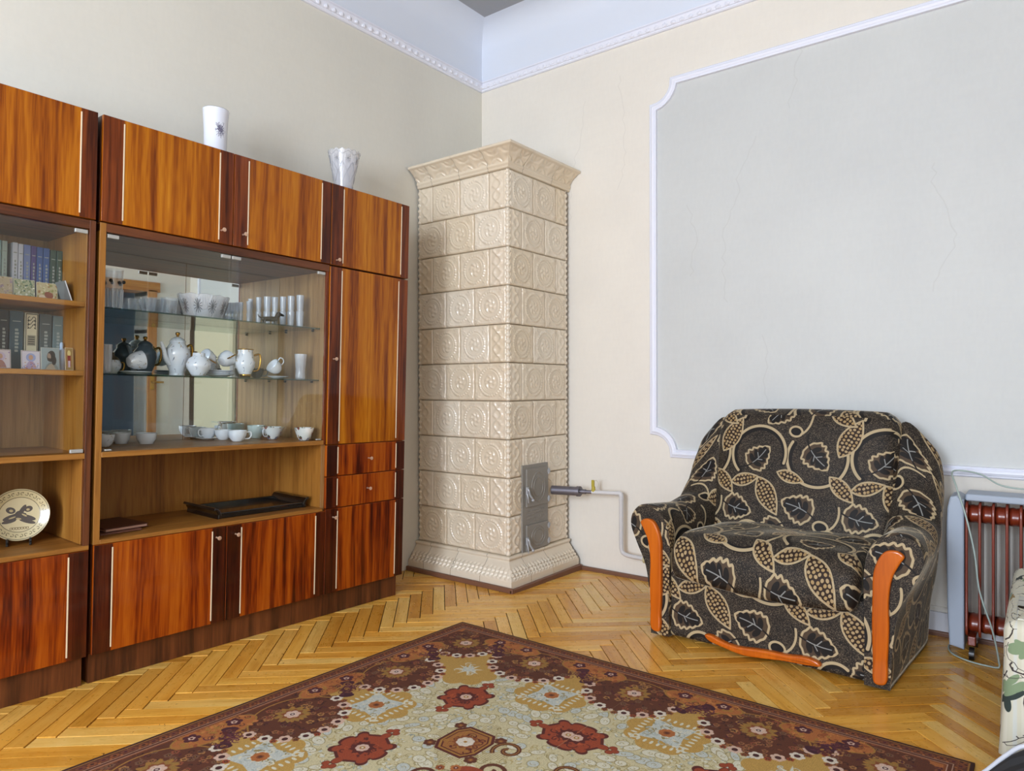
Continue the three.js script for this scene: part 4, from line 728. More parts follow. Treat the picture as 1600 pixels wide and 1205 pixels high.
{
  const c = thing('armchair', 'wide winged armchair in brown leaf-patterned chenille with orange wooden arm trims', 'armchair');
  const CX = 2.187, CZ = 0.52; c.position.set(CX, fy(CZ) + 0.002, CZ); c.rotation.set(TILT, -0.022, 0, 'YXZ');
  // front panel and body under the seat
  const rr = (w, h, d, r, sx, sy, sz) => { const g = new RoundedBoxGeometry(w, h, d, 4, r); return g; };
  const place = (g, x, y, z, ou = 0, ov = 0) => { g.translate(x, y, z); return boxUV(g, ou, ov); };
  part('base', place(rr(0.80, 0.30, 0.66, 0.02), 0, 0.165, 0.0, 0.10, 0.02), M.fabric, c);
  // arms: one skin each, swelling at the roll and sweeping up into the wing at the back
  const keys = [
    [0.345, [[0.39, 0.012], [0.39, 0.24], [0.388, 0.43], [0.412, 0.525], [0.465, 0.574], [0.53, 0.58], [0.574, 0.55], [0.585, 0.49], [0.553, 0.41], [0.507, 0.31], [0.487, 0.18], [0.478, 0.012]]],
    [0.05, [[0.39, 0.012], [0.39, 0.24], [0.382, 0.42], [0.398, 0.51], [0.45, 0.556], [0.512, 0.564], [0.562, 0.54], [0.576, 0.485], [0.553, 0.41], [0.517, 0.31], [0.497, 0.18], [0.487, 0.012]]],
    [-0.11, [[0.39, 0.012], [0.385, 0.25], [0.372, 0.44], [0.382, 0.54], [0.432, 0.59], [0.50, 0.592], [0.56, 0.562], [0.578, 0.50], [0.556, 0.41], [0.525, 0.31], [0.505, 0.18], [0.494, 0.012]]],
    [-0.20, [[0.39, 0.012], [0.38, 0.28], [0.366, 0.53], [0.372, 0.66], [0.415, 0.715], [0.49, 0.70], [0.55, 0.65], [0.57, 0.56], [0.552, 0.43], [0.53, 0.31], [0.508, 0.18], [0.498, 0.012]]],
    [-0.27, [[0.39, 0.012], [0.38, 0.3], [0.362, 0.64], [0.366, 0.83], [0.402, 0.905], [0.48, 0.85], [0.545, 0.765], [0.564, 0.63], [0.548, 0.45], [0.532, 0.31], [0.51, 0.18], [0.5, 0.012]]],
    [-0.325, [[0.39, 0.012], [0.38, 0.3], [0.362, 0.68], [0.372, 0.9], [0.415, 0.972], [0.49, 0.905], [0.548, 0.815], [0.562, 0.66], [0.546, 0.45], [0.532, 0.31], [0.51, 0.18], [0.5, 0.012]]],
    [-0.375, [[0.39, 0.012], [0.38, 0.3], [0.37, 0.68], [0.38, 0.89], [0.42, 0.955], [0.485, 0.89], [0.538, 0.8], [0.552, 0.65], [0.538, 0.45], [0.526, 0.31], [0.505, 0.18], [0.495, 0.012]]]];
  const cr = (a, b, cc, d, t) => 0.5 * (2 * b + (cc - a) * t + (2 * a - 5 * b + 4 * cc - d) * t * t + (3 * b - a - 3 * cc + d) * t * t * t);
  const sections = [], zs = [];
  const NS = 40; for (let i = 0; i <= NS; i++) zs.push(0.345 - 0.72 * i / NS);
  for (const z of zs) {
    let k = 0; while (k < keys.length - 2 && z < keys[k + 1][0]) k++;
    const t = smooth(0, 1, (keys[k][0] - z) / (keys[k][0] - keys[k + 1][0])) * 0.5 + 0.5 * (keys[k][0] - z) / (keys[k][0] - keys[k + 1][0]);
    const ctrl = keys[k][1].map((p, i) => [p[0] + (keys[k + 1][1][i][0] - p[0]) * t, p[1] + (keys[k + 1][1][i][1] - p[1]) * t]);
    const out = [], n = ctrl.length;
    for (let i = 0; i < n - 1; i++) for (let s = 0; s < 5; s++) { const a = ctrl[Math.max(i - 1, 0)], b = ctrl[i], d = ctrl[i + 1], e = ctrl[Math.min(i + 2, n - 1)]; out.push([cr(a[0], b[0], d[0], e[0], s / 5), cr(a[1], b[1], d[1], e[1], s / 5)]); }
    out.push(ctrl[n - 1]); sections.push(out);
  }
  for (const side of [-1, 1]) {
    const rings = sections.map((s, i) => { const z = zs[i], e = Math.min(1, (0.345 - z) / 0.018), q = 1 - 0.012 * (1 - Math.sqrt(clamp(1 - (1 - e) * (1 - e)))) / 0.5; return s.map(([x, y]) => [side * (0.478 + (x - 0.478) * q), 0.012 + (y - 0.012) * (1 - (1 - q) * 0.6), z]); });
    const arc = sections[0].map(() => 0); for (let j = 1; j < arc.length; j++) arc[j] = arc[j - 1] + Math.hypot(sections[0][j][0] - sections[0][j - 1][0], sections[0][j][1] - sections[0][j - 1][1]);
    const lens = zs.map((z, i) => { let l = 0; for (let k = 1; k <= i; k++) l += Math.hypot(zs[k] - zs[k - 1], sections[k][20][1] - sections[k - 1][20][1]); return l; });
    const g = skin(rings, (i, j) => [lens[i] + (side > 0 ? 0.1 : 0.27), (arc[Math.min(j, arc.length - 1)]) + 0.05], true, true, true);
    part('arm', g, M.fabric, c);
  }
  // backrest, leaning back, softly crowned
  {
    const s = softBox(0.80, 0.66, 0.16, 0.05, 0.05, 0.06, [26, 24, 6], (x, y, z) => {
      const t = (y + 0.33) / 0.66, q = x * (1 + 0.02 * t), crown = Math.max(0, (1 - Math.pow(x / 0.4, 2)) * (1 - Math.pow(2 * t - 1, 4)));
      if (z > 0) z += 0.035 * crown - 0.012 * Math.exp(-Math.pow((t - 0.5) * 14, 2));
      if (t > 0.85) y += 0.012 * (1 - Math.pow(x / 0.41, 2)) - 0.03 * smooth(0.33, 0.4, Math.abs(x));
      return [q, y, z - 0.16 * (t - 0.5)];
    });
    part('backrest', place(s, 0, 0.676, -0.235, 0.05, 0.13), M.fabric, c);
  }
  part('rear_panel', place(rr(0.78, 0.72, 0.05, 0.015), 0, 0.39, -0.345, 0, 0), M.fabric, c);
  // seat cushion with a drooping front lip
  {
    const fine = softBox(0.745, 0.165, 0.66, 0.036, 0.06, 0.06, [30, 8, 26], (x, y, z) => {
      const u = x / 0.3725, v = z / 0.33;
      if (y > 0) y += 0.022 * (1 - u * u) * (1 - Math.pow(v, 4)) + 0.006 * Math.sin(u * 5 + 1) * Math.sin(v * 4);
      const lip = smooth(0.62, 1.0, v); y -= 0.03 * lip * (1 + 0.25 * Math.sin(u * 2.2 + 0.5)); if (y < 0) y -= 0.028 * lip * (1 - u * u * 0.6);
      return [x, y, z];
    });
    { const f = fine.attributes.position, uv = fine.attributes.uv; for (let i = 0; i < f.count; i++) { const x = f.getX(i), y = f.getY(i), z = f.getZ(i); uv.setXY(i, x + 0.22, z > 0.24 ? -(0.24 + Math.hypot(z - 0.24, 0.06 - y) * 1.05) + 0.02 : -z); } }
    const s = part('seat_cushion', fine, M.fabric, c); s.position.set(0.006, 0.385, 0.075); s.rotation.x = -0.02;
  }
  const front = 0.345;
  const trim = (name, pts, depth, label) => { const g = extrude(pts, depth, 0.007, 3); boxUV(g, 0.2, 0.1); const m = part(name, g.index ? g : g, M.orangeWood, c, label); m.position.z = front - 0.004; return m; };
  const L = [[-0.525, 0.503], [-0.511, 0.518], [-0.489, 0.522], [-0.466, 0.516], [-0.447, 0.495], [-0.426, 0.437], [-0.422, 0.345], [-0.421, 0.225], [-0.424, 0.12], [-0.43, 0.033], [-0.466, 0.037], [-0.473, 0.13], [-0.477, 0.24], [-0.476, 0.345], [-0.488, 0.425], [-0.512, 0.478]];
  const smoothPoly = (pts, corners = []) => { const c2 = new THREE.CatmullRomCurve3(pts.map(p => V3(p[0], p[1], 0)), true, 'centripetal'); return c2.getPoints(90).map(p => [p.x, p.y]); };
  trim('arm_trim', smoothPoly(L), 0.026, 'curved orange wooden trim');
  trim('arm_trim', smoothPoly(L.map(([x, y]) => [-x, y]).reverse()), 0.026, 'curved orange wooden trim');
  const Hd = [[-0.222, 0.062], [-0.196, 0.066], [-0.15, 0.052], [-0.09, 0.044], [-0.02, 0.05], [0.05, 0.056], [0.12, 0.058], [0.19, 0.066], [0.235, 0.056], [0.243, 0.044], [0.20, 0.036], [0.1, 0.03], [0.02, 0.02], [-0.06, 0.014], [-0.14, 0.026], [-0.21, 0.044]];
  const hd = trim('pull_handle', smoothPoly(Hd), 0.03, 'wavy orange wooden pull handle'); hd.position.z = 0.328;
}

// ------------------------------------------------------------------ oil radiator and its cable
{
  const X0 = 2.786, Z0 = 0.19, fl = fy(Z0), o = thing('oil_radiator', 'oil-filled column radiator with rust-brown fins and silver-grey end and top', 'radiator');
  o.position.set(0, fl, 0);
  const red = phys({ color: 0x7a2c16, roughness: 0.35, clearcoat: 0.5, clearcoatRoughness: 0.2 }), grey = std({ color: 0xa3adbb, roughness: 0.45 });
  const yT = 0.645, yB = 0.09, dz = 0.085;
  // the end cover, chamfered on its outer side
  const prof = [[-0.078, 0], [-0.088, 0.02], [-0.088, 0.1], [-0.05, 0.148], [0.05, 0.148], [0.088, 0.1], [0.088, 0.02], [0.078, 0]];
  { const g = extrude([[X0 - 0.005, 0.045], [X0 + 0.048, 0.035], [X0 + 0.048, 0.655], [X0 + 0.02, 0.672], [X0 - 0.002, 0.665], [X0 - 0.012, 0.62], [X0 - 0.016, 0.5], [X0 - 0.012, 0.2]], 0.17, 0.008, 3); g.translate(0, 0, Z0 - 0.085); part('end_cover', boxUV(g), grey, o, 'silver-grey end cover'); }
  const fin = (() => { const s = new THREE.Shape(), R = 0.045; s.moveTo(-dz + R, yB); s.lineTo(dz - R, yB); s.quadraticCurveTo(dz, yB, dz, yB + R); s.lineTo(dz, yT - R); s.quadraticCurveTo(dz, yT, dz - R, yT); s.lineTo(-dz + R, yT); s.quadraticCurveTo(-dz, yT, -dz, yT - R); s.lineTo(-dz, yB + R); s.quadraticCurveTo(-dz, yB, -dz + R, yB);
    const g = new THREE.ExtrudeGeometry(s, { depth: 0.004, bevelEnabled: true, bevelThickness: 0.003, bevelSize: 0.003, bevelSegments: 2, curveSegments: 6 }); g.rotateY(-Math.PI / 2); return g; })();
  const inner = 4, pitch = 0.0455;
  for (let i = 0; i < 7; i++) {
    const x = X0 + 0.058 + i * pitch; const f = part('fin', fin, red, o); f.position.set(x, 0, Z0);
    for (const y of [yT - 0.05, yB + 0.05]) { const b = part('boss', lathe([[0, -0.02], [0.036, -0.02], [0.038, -0.012], [0.036, -0.004], [0.0385, 0.006], [0.036, 0.02], [0, 0.02]], 20).rotateZ(Math.PI / 2), red, f); b.position.set(pitch / 2, y, 0.02); b.scale.set(1, 1, 1.4); }
  }
  part('top_shelf', bx(X0 + 0.05, X0 + 0.4, 0.652, 0.682, Z0 - 0.085, Z0 + 0.07, 0.008), grey, o, 'silver-grey top plate');
  for (const x of [X0 + 0.075, X0 + 0.34]) {
    const b = part('foot_bar', bx(x - 0.014, x + 0.014, 0.062, 0.1, Z0 - 0.1, Z0 + 0.1, 0.004), red, o);
    for (const z of [-0.09, 0.09]) { part('wheel', new THREE.CylinderGeometry(0.026, 0.026, 0.018, 20).rotateZ(Math.PI / 2).translate(x, 0.028, Z0 + z), M.black, o); }
  }
}
{
  const f = fy(0.3), pts = [[3.35, 0.655, 0.2], [3.1, 0.66, 0.21], [2.96, 0.668, 0.2], [2.88, 0.705, 0.15], [2.8, 0.712, 0.12], [2.782, 0.708, 0.16], [2.805, 0.66, 0.265], [2.84, 0.55, 0.295], [2.872, 0.4, 0.31], [2.89, 0.25, 0.32], [2.935, 0.1, 0.34], [2.955, f + 0.03, 0.335], [2.955, f + 0.008, 0.33], [2.91, f + 0.005, 0.33], [2.85, f + 0.005, 0.315], [2.79, f + 0.005, 0.26], [2.77, f + 0.005, 0.16], [2.8, f + 0.006, 0.09]];
  single('power_cable', tube(pts, 0.0035, 160, 8), std({ color: 0xa7b5ad, roughness: 0.5 }), 'thin grey-green cable looping over and in front of the radiator', 'cable');
}

// ------------------------------------------------------------------ corner of a covered sofa by the right picture edge
{
  const z0 = 0.5, z1 = 1.262, x0 = 3.022, f = fy(0.9), dark = std({ color: 0x2a2622, roughness: 0.9 });
  const o = thing('sofa', 'low sofa end by the right picture edge, hidden under a flowered cover', 'sofa');
  part('seat', bx(x0, 3.95, f + 0.09, f + 0.43, z0, z1, 0.03), dark, o);
  for (const x of [x0 + 0.06, 3.88]) for (const z of [z0 + 0.06, z1 - 0.06]) part('leg', new THREE.CylinderGeometry(0.022, 0.018, 0.1, 14).translate(x, fy(z) + 0.051, z), M.black, o);
  const tex = canvasTex(1024, 1024, (g, S) => {
    const r = rng(61); g.fillStyle = '#c9c4ae'; g.fillRect(0, 0, S, S);
    for (let i = 0; i < 40; i++) { g.fillStyle = ['rgba(196,200,196,0.6)', 'rgba(214,208,190,0.6)'][i % 2]; g.fillRect(i * S / 40, 0, S / 90, S); }
    for (let i = 0; i < 26; i++) { const x = r() * S, y = r() * S; g.fillStyle = ['#7d8f6d', '#8aa193', '#93794a', '#2f3a35'][i % 4]; for (let k = 0; k < 5; k++) { g.beginPath(); g.ellipse(x + (r() - 0.5) * 70, y + (r() - 0.5) * 50, 26 + r() * 24, 12 + r() * 10, r() * 3, 0, 7); g.fill(); } }
    g.strokeStyle = '#3a3230'; for (let i = 0; i < 60; i++) { g.lineWidth = 2 + r() * 4; let x = r() * S, y = r() * S, a = r() * 6; g.beginPath(); g.moveTo(x, y); for (let k = 0; k < 9; k++) { a += (r() - 0.5) * 1.5; x += 24 * Math.cos(a); y += 24 * Math.sin(a); g.lineTo(x, y); if (r() < 0.5) { g.lineTo(x + 14 * Math.cos(a + 1), y + 14 * Math.sin(a + 1)); g.moveTo(x, y); } } g.stroke(); }
  });
  // the cover: hangs down the left side and the near end, rounded at the edge
  const pos = [], uv = [], idx = [], per = [], yT = f + 0.448, xl = x0 - 0.014, zn = z1 + 0.016;
  for (let i = 0; i <= 16; i++) per.push([xl, z0 + 0.04 + (zn - 0.03 - z0 - 0.04) * i / 16, -1, 0]);
  for (let i = 1; i <= 5; i++) { const a = i / 6 * Math.PI / 2; per.push([xl + 0.03 * (1 - Math.cos(a)), zn - 0.03 + 0.03 * Math.sin(a), -Math.cos(a), Math.sin(a)]); }
  for (let i = 0; i <= 22; i++) per.push([xl + 0.03 + 0.85 * i / 22, zn, 0, 1]);
  const m = 22, n = per.length - 1; let run = 0;
  per.forEach(([x, z, nx, nz], i) => {
    if (i) run += Math.hypot(x - per[i - 1][0], z - per[i - 1][1]);
    for (let k = 0; k < m; k++) {
      let px = x, py, pz = z;
      if (k < 12) { const t = k / 11, hang = 1 - t, w = 0.011 * hang * Math.sin(run * 34 + hang * 1.5) + 0.006 * hang; const hem = f + 0.058 + 0.03 * clamp((x - xl) / 0.06) + 0.012 * Math.sin(run * 9); py = hem + (yT - 0.035 - hem) * t; px += nx * w; pz += nz * w; }
      else if (k < 17) { const a = (k - 11) / 5 * Math.PI / 2; py = yT - 0.035 + 0.035 * Math.sin(a); const q = 0.035 * (1 - Math.cos(a)); px -= nx * q; pz -= nz * q; }
      else { const q = 0.035 + (k - 16) * 0.06; py = yT + 0.004 * Math.sin(run * 20 + k); px -= nx * q; pz -= nz * q; }
      pos.push(px, py, pz); uv.push(run * 1.4, (k < 12 ? k * 0.032 : 0.36 + (k - 12) * 0.03) * 1.4);
    }
  });
  for (let i = 0; i < n; i++) for (let k = 0; k + 1 < m; k++) { const a = i * m + k; idx.push(a, a + m, a + 1, a + 1, a + m, a + m + 1); }
  { const a = pos.length / 3, [X0, X1, Z0, Z1] = [xl + 0.034, 3.9, z0 + 0.02, zn - 0.034]; for (const [x, z] of [[X0, Z0], [X1, Z0], [X1, Z1], [X0, Z1]]) { pos.push(x, yT - 0.001, z); uv.push(x * 1.4, z * 1.4); } idx.push(a, a + 2, a + 1, a, a + 3, a + 2); }
  const base = pos.length / 3, nn = []; const g0 = new THREE.BufferGeometry(); g0.setAttribute('position', new THREE.Float32BufferAttribute(pos, 3)); g0.setIndex(idx); g0.computeVertexNormals();
  const nr = g0.attributes.normal; for (let i = 0; i < base; i++) { pos.push(pos[3 * i] - nr.getX(i) * 0.004, pos[3 * i + 1] - nr.getY(i) * 0.004, pos[3 * i + 2] - nr.getZ(i) * 0.004); uv.push(uv[2 * i], uv[2 * i + 1]); }
  const cnt = idx.length; for (let i = 0; i < cnt; i += 3) idx.push(base + idx[i], base + idx[i + 2], base + idx[i + 1]);
  const g = new THREE.BufferGeometry(); g.setAttribute('position', new THREE.Float32BufferAttribute(pos, 3)); g.setAttribute('uv', new THREE.Float32BufferAttribute(uv, 2)); g.setIndex(idx); g.computeVertexNormals();
  const mt = std({ map: tex, roughness: 0.9 }); mt.side = THREE.DoubleSide;
  single('sofa_cover', g, mt, 'cream cover with sketched dark branches and green flowers, draped over the sofa end', 'blanket');
  const fl = fy(1.55), bag = thing('floor_cushion', 'dark cushion with pale piping on the floor before the covered sofa end', 'cushion'), T = x => fl + 0.012 + 0.165 * smooth(2.9, 3.09, x);
  const cg = softBox(0.6, 0.2, 0.34, 0.03, 0.06, 0.06, [22, 6, 12], (x, y, z) => { const X = x + 3.225, t = (y + 0.1) / 0.2; return [X, fl + 0.004 + (T(X) - fl - 0.004) * t, z + 1.6]; });
  part('body', cg, std({ map: canvasTex(256, 256, (q, w, h) => { q.fillStyle = '#1e2024'; q.fillRect(0, 0, w, h); const r = rng(5); for (let i = 0; i < 40; i++) { q.fillStyle = i % 2 ? 'rgba(70,74,80,0.6)' : 'rgba(24,26,30,0.8)'; q.beginPath(); q.ellipse(r() * w, r() * h, 10 + r() * 26, 8 + r() * 16, r() * 3, 0, 7); q.fill(); } }), roughness: 0.85 }), bag);
  part('piping', tube([2.94, 2.98, 3.02, 3.06, 3.12, 3.3, 3.5].map(x => [x, T(x) - 0.001, 1.452]), 0.006, 40, 8), std({ color: 0xcfd0d8, roughness: 0.7 }), bag, 'pale piping along the edge');
}

// ------------------------------------------------------------------ things on and in the wall units (x out of the cupboard, z along it)
const ord = ['', 'first', 'second', 'third', 'fourth', 'fifth', 'sixth', 'seventh', 'eighth', 'ninth', 'tenth', 'eleventh', 'twelfth'];
const CB = 0.849;                                                          // where the cups stand
{ // the two vases on the top cupboard
  const print = canvasTex(1024, 512, (g, w, h) => { g.fillStyle = '#e4e7f2'; g.fillRect(0, 0, w, h); g.strokeStyle = '#5c5a72'; const r = rng(3); g.lineWidth = 2.4; g.translate(w * 0.238, h * 0.42); g.scale(1.7, 1.15); const cx = 0, cy = 0; for (let i = 0; i < 46; i++) { let x = cx + (r() - 0.5) * 30, y = cy + (r() - 0.5) * 40, a = r() * 6.3; g.beginPath(); g.moveTo(x, y); for (let k = 0; k < 4; k++) { a += (r() - 0.5) * 1.6; x += 9 * Math.cos(a); y += 14 * Math.sin(a); g.lineTo(x, y); } g.stroke(); } for (let i = 0; i < 9; i++) { const a = i * 0.7; g.beginPath(); g.ellipse(cx + 12 * Math.cos(a), cy - 8 + 18 * Math.sin(a), 7, 15, a, 0, 7); g.stroke(); } g.beginPath(); g.moveTo(cx - 34, cy + 52); g.quadraticCurveTo(cx, cy + 12, cx + 30, cy - 60); g.stroke(); });
  const v = cabThing('vase', 'tall white porcelain vase with a grey flower sketch, standing on the top cupboard', 'vase', -0.2, TOP - 0.001, 0.98);
  const vg = lathe([[0, 0], [0.044, 0], [0.047, 0.004], [0.0475, 0.06], [0.049, 0.14], [0.0525, 0.2], [0.0555, 0.232], [0.0545, 0.234], [0.0505, 0.2], [0.046, 0.05], [0, 0.03]], 48); for (let i = 0; i < vg.attributes.uv.count; i++) vg.attributes.uv.setY(i, vg.attributes.position.getY(i) / 0.24);
  part('body', vg, phys({ map: print, roughness: 0.2, clearcoat: 0.8, clearcoatRoughness: 0.05 }), v);
  const c = cabThing('vase', 'flared cut-crystal vase standing on the top cupboard near its right end', 'vase', -0.22, TOP - 0.001, 0.266);
  const cutTex = canvasTex(512, 256, (g, w, h) => { g.fillStyle = '#808080'; g.fillRect(0, 0, w, h); g.lineWidth = 5; for (let i = 0; i < 8; i++) { const x = (i + 0.5) * w / 8; g.strokeStyle = '#202020'; for (let k = 0; k < 8; k++) { const a = k * Math.PI / 8; g.beginPath(); g.moveTo(x - 26 * Math.cos(a), 110 - 44 * Math.sin(a)); g.lineTo(x + 26 * Math.cos(a), 110 + 44 * Math.sin(a)); g.stroke(); } g.strokeStyle = '#f0f0f0'; g.beginPath(); g.ellipse(x, 110, 30, 56, 0, 0, 7); g.stroke(); g.strokeStyle = '#303030'; g.beginPath(); g.moveTo(x - 32, 20); g.lineTo(x + 32, 200); g.moveTo(x + 32, 20); g.lineTo(x - 32, 200); g.stroke(); } for (let i = 0; i < 40; i++) { g.strokeStyle = i % 2 ? '#282828' : '#e8e8e8'; g.beginPath(); g.moveTo(i * w / 40, 0); g.lineTo(i * w / 40, 70); g.stroke(); } }, false);
  M.cut = phys({ color: 0xf6f6f9, roughness: 0.08, transmission: 0.68, thickness: 0, ior: 1.6, bumpMap: cutTex, bumpScale: 0.004 });
  const rim = lathe([[0.044, 0], [0.045, 0.05], [0.052, 0.1], [0.066, 0.17], [0.081, 0.244], [0.084, 0.25], [0.08, 0.25], [0.062, 0.17], [0.048, 0.1], [0.038, 0.03], [0, 0.026]], 32);
  { const p = rim.attributes.position; for (let i = 0; i < p.count; i++) if (p.getY(i) > 0.235) p.setY(i, p.getY(i) + 0.004 * Math.cos(16 * Math.atan2(p.getX(i), p.getZ(i)))); rim.computeVertexNormals(); }
  part('body', rim, M.cut, c); { const R = y => y < 0.05 ? 0.0445 : y < 0.1 ? 0.045 + (y - 0.05) * 0.14 : y < 0.17 ? 0.052 + (y - 0.1) * 0.2 : 0.066 + (y - 0.17) * 0.203, P = (a, y) => [(R(y) + 0.0004) * Math.sin(a), y, (R(y) + 0.0004) * Math.cos(a)], g = [], line = (a0, y0, a1, y1) => g.push(tube([0, 0.25, 0.5, 0.75, 1].map(t => P(a0 + (a1 - a0) * t, y0 + (y1 - y0) * t)), 0.0008, 8, 4)); for (let i = 0; i < 8; i++) { const a = i / 8 * 6.283; line(a, 0.09, a + 0.785, 0.19); line(a + 0.785, 0.09, a, 0.19); for (let k = 0; k < 5; k++) { const q = k / 5 * Math.PI; line(a + 0.39 - 0.22 * Math.cos(q), 0.205 - 0.022 * Math.sin(q), a + 0.39 + 0.22 * Math.cos(q), 0.205 + 0.022 * Math.sin(q)); } for (let k = 0; k < 4; k++) line(a + k * 0.196, 0.008, a + k * 0.196, 0.075); line(a, 0.225, a + 0.39, 0.243); line(a + 0.39, 0.243, a + 0.785, 0.225); } part('cut_lines', merge(g), std({ color: 0x8c8e94, roughness: 0.2 }), c, 'grey cut lines of the star and diamond pattern'); }
  part('foot', lathe([[0, 0], [0.045, 0], [0.046, 0.006], [0.042, 0.014], [0, 0.02]], 32), M.crystal, c);
}
{ // upper glass shelf
  const h = SH1;
  const j = cabThing('glass_jug', 'tall clear glass beaker with dark dots, at the left end of the upper glass shelf', 'glass', -0.15, h, 1.405);
  part('body', lathe([[0, 0.004], [0.026, 0], [0.028, 0.006], [0.031, 0.08], [0.034, 0.158], [0.0325, 0.158], [0.029, 0.08], [0.025, 0.01], [0, 0.01]], 20), M.glassware, j);
  part('dots', merge([0, 1, 2, 3, 4, 5, 6].map(i => { const a = i * 0.9; return new THREE.SphereGeometry(0.007, 8, 6).translate(0.034 * Math.sin(a), 0.105 + 0.006 * (i % 2), 0.034 * Math.cos(a)); })), std({ color: 0x24242a, roughness: 0.4 }), j);
  part('ribs', merge([...Array(12).keys()].map(i => { const a = i / 12 * 6.283; return tube([[0.0285 * Math.sin(a), 0.01, 0.0285 * Math.cos(a)], [0.032 * Math.sin(a), 0.08, 0.032 * Math.cos(a)]], 0.0028, 4, 6); })), M.crystal, j);
  const tum = lathe([[0, 0], [0.4, 0], [0.46, 0.06], [0.62, 0.95], [0.63, 1.0], [0.57, 1.0], [0.44, 0.14], [0, 0.12]], 14);
  const tumblerRow = [[1.325, 0.058, 0.026], [1.29, 0.062, 0.027], [1.25, 0.07, 0.03], [1.212, 0.074, 0.036], [1.167, 0.079, 0.036]];
  tumblerRow.forEach(([s, hh, rr], i) => { const g = single('tumbler', tum, M.glassware, `small clear tumbler, ${ord[i + 1]} from the left in the row on the upper glass shelf`, 'glass', 'tumblers on the upper glass shelf'); g.position.copy(CAB.at(-0.2 - 0.03 * (i % 2), h, s)); g.quaternion.copy(CAB.quat); g.scale.set(rr / 0.63, hh, rr / 0.63); });
  const b = cabThing('crystal_bowl', 'wide cut-crystal bowl with fan pattern, in the middle of the upper glass shelf', 'bowl', -0.21, h, 1.012);
  const bowl = lathe([[0, 0.004], [0.075, 0], [0.082, 0.008], [0.095, 0.05], [0.111, 0.104], [0.106, 0.106], [0.088, 0.05], [0.072, 0.016], [0, 0.014]], 40);
  { const p = bowl.attributes.position; for (let i = 0; i < p.count; i++) { const a = Math.atan2(p.getX(i), p.getZ(i)), y = p.getY(i); if (y > 0.09) p.setY(i, y + 0.0025 * Math.cos(10 * a)); const k = 1 - 0.1 * Math.pow(Math.sin(a), 2); p.setX(i, p.getX(i) * 0.78); } bowl.computeVertexNormals(); }
  part('body', bowl, M.cut, b);
  part('cut_stars', merge([...Array(10).keys()].flatMap(i => [...Array(6).keys()].map(k => { const a = (i + 0.5) / 10 * 6.283, q = k / 6 * Math.PI, du = 0.019 * Math.cos(q), dv = 0.03 * Math.sin(q), P = t => { const y = 0.055 + dv * t, r = 0.0955 + (y - 0.05) * 0.3, aa = a + du * t / r; return [r * Math.sin(aa) * 0.78, y, r * Math.cos(aa)]; }; return tube([P(-1), P(0), P(1)], 0.0014, 6, 5); }))), std({ color: 0x5a5c60, roughness: 0.2 }), b, 'dark cut lines of the star pattern');
  // two-tier ranks of small glasses
  const cols = [[0.583, 0.019, 0.077, -0.12], [0.62, 0.017, 0.0735, -0.14], [0.65, 0.0155, 0.071, -0.16], [0.68, 0.0155, 0.069, -0.18], [0.708, 0.017, 0.069, -0.2], [0.734, 0.013, 0.067, -0.23], [0.752, 0.012, 0.0635, -0.27], [0.772, 0.0115, 0.056, -0.25], [0.794, 0.0105, 0.0535, -0.28]];
  const shot = lathe([[0, 0], [0.7, 0], [0.74, 0.03], [0.72, 0.12], [0.78, 0.2], [0.92, 0.95], [0.93, 1.0], [0.84, 1.0], [0.68, 0.22], [0, 0.18]], 14);
  const bandMat = phys({ color: 0xf0f2f6, roughness: 0.1, transmission: 0.7, thickness: 0, ior: 1.5 });
  cols.forEach(([s, r, hh, d], i) => { for (const t of [0, 1]) { const g = single('shot_glass', shot, bandMat, `small straight glass in the ${t ? 'upper' : 'lower'} tier, ${ord[i + 1]} from the right on the upper glass shelf`, 'glass', 'two-tier rank of small glasses'); g.position.copy(CAB.at(d, h + t * (hh + 0.0004), s)); g.quaternion.copy(CAB.quat); g.scale.set(r / 0.93, hh, r / 0.93); } });
  const dog = cabThing('dog_figurine', 'small dark dachshund figurine in front of the ranked glasses', 'figurine', -0.1, h, 0.757, 0.05);
  const dm = std({ color: 0x2e2622, roughness: 0.35 });
  part('body', merge([taperTube([[0, 0.022, 0.034], [0, 0.025, 0], [0, 0.027, -0.03]], 0.0105, 0.0125, 16, 10), new THREE.SphereGeometry(0.0105, 10, 8).translate(0, 0.022, 0.034), new THREE.SphereGeometry(0.0125, 10, 8).translate(0, 0.027, -0.03), taperTube([[0, 0.03, -0.032], [0, 0.044, -0.04], [0, 0.05, -0.046]], 0.01, 0.008, 10, 8), ...[-1, 1].flatMap(q => [0.03, -0.03].map(z => tube([[q * 0.007, 0.018, z], [q * 0.008, 0.002, z]], 0.0042, 4, 8)))]), dm, dog);
  part('head', merge([new THREE.SphereGeometry(0.0105, 12, 8).translate(0, 0.052, -0.046), taperTube([[0, 0.051, -0.05], [0, 0.047, -0.074]], 0.008, 0.0045, 8, 8), ...[-1, 1].map(q => new THREE.SphereGeometry(0.008, 8, 6).scale(0.4, 1.3, 0.8).translate(q * 0.0105, 0.046, -0.044))]), dm, dog);
  part('tail', taperTube([[0, 0.025, 0.04], [0, 0.03, 0.055], [0, 0.04, 0.062]], 0.004, 0.0015, 8, 6), dm, dog);
}
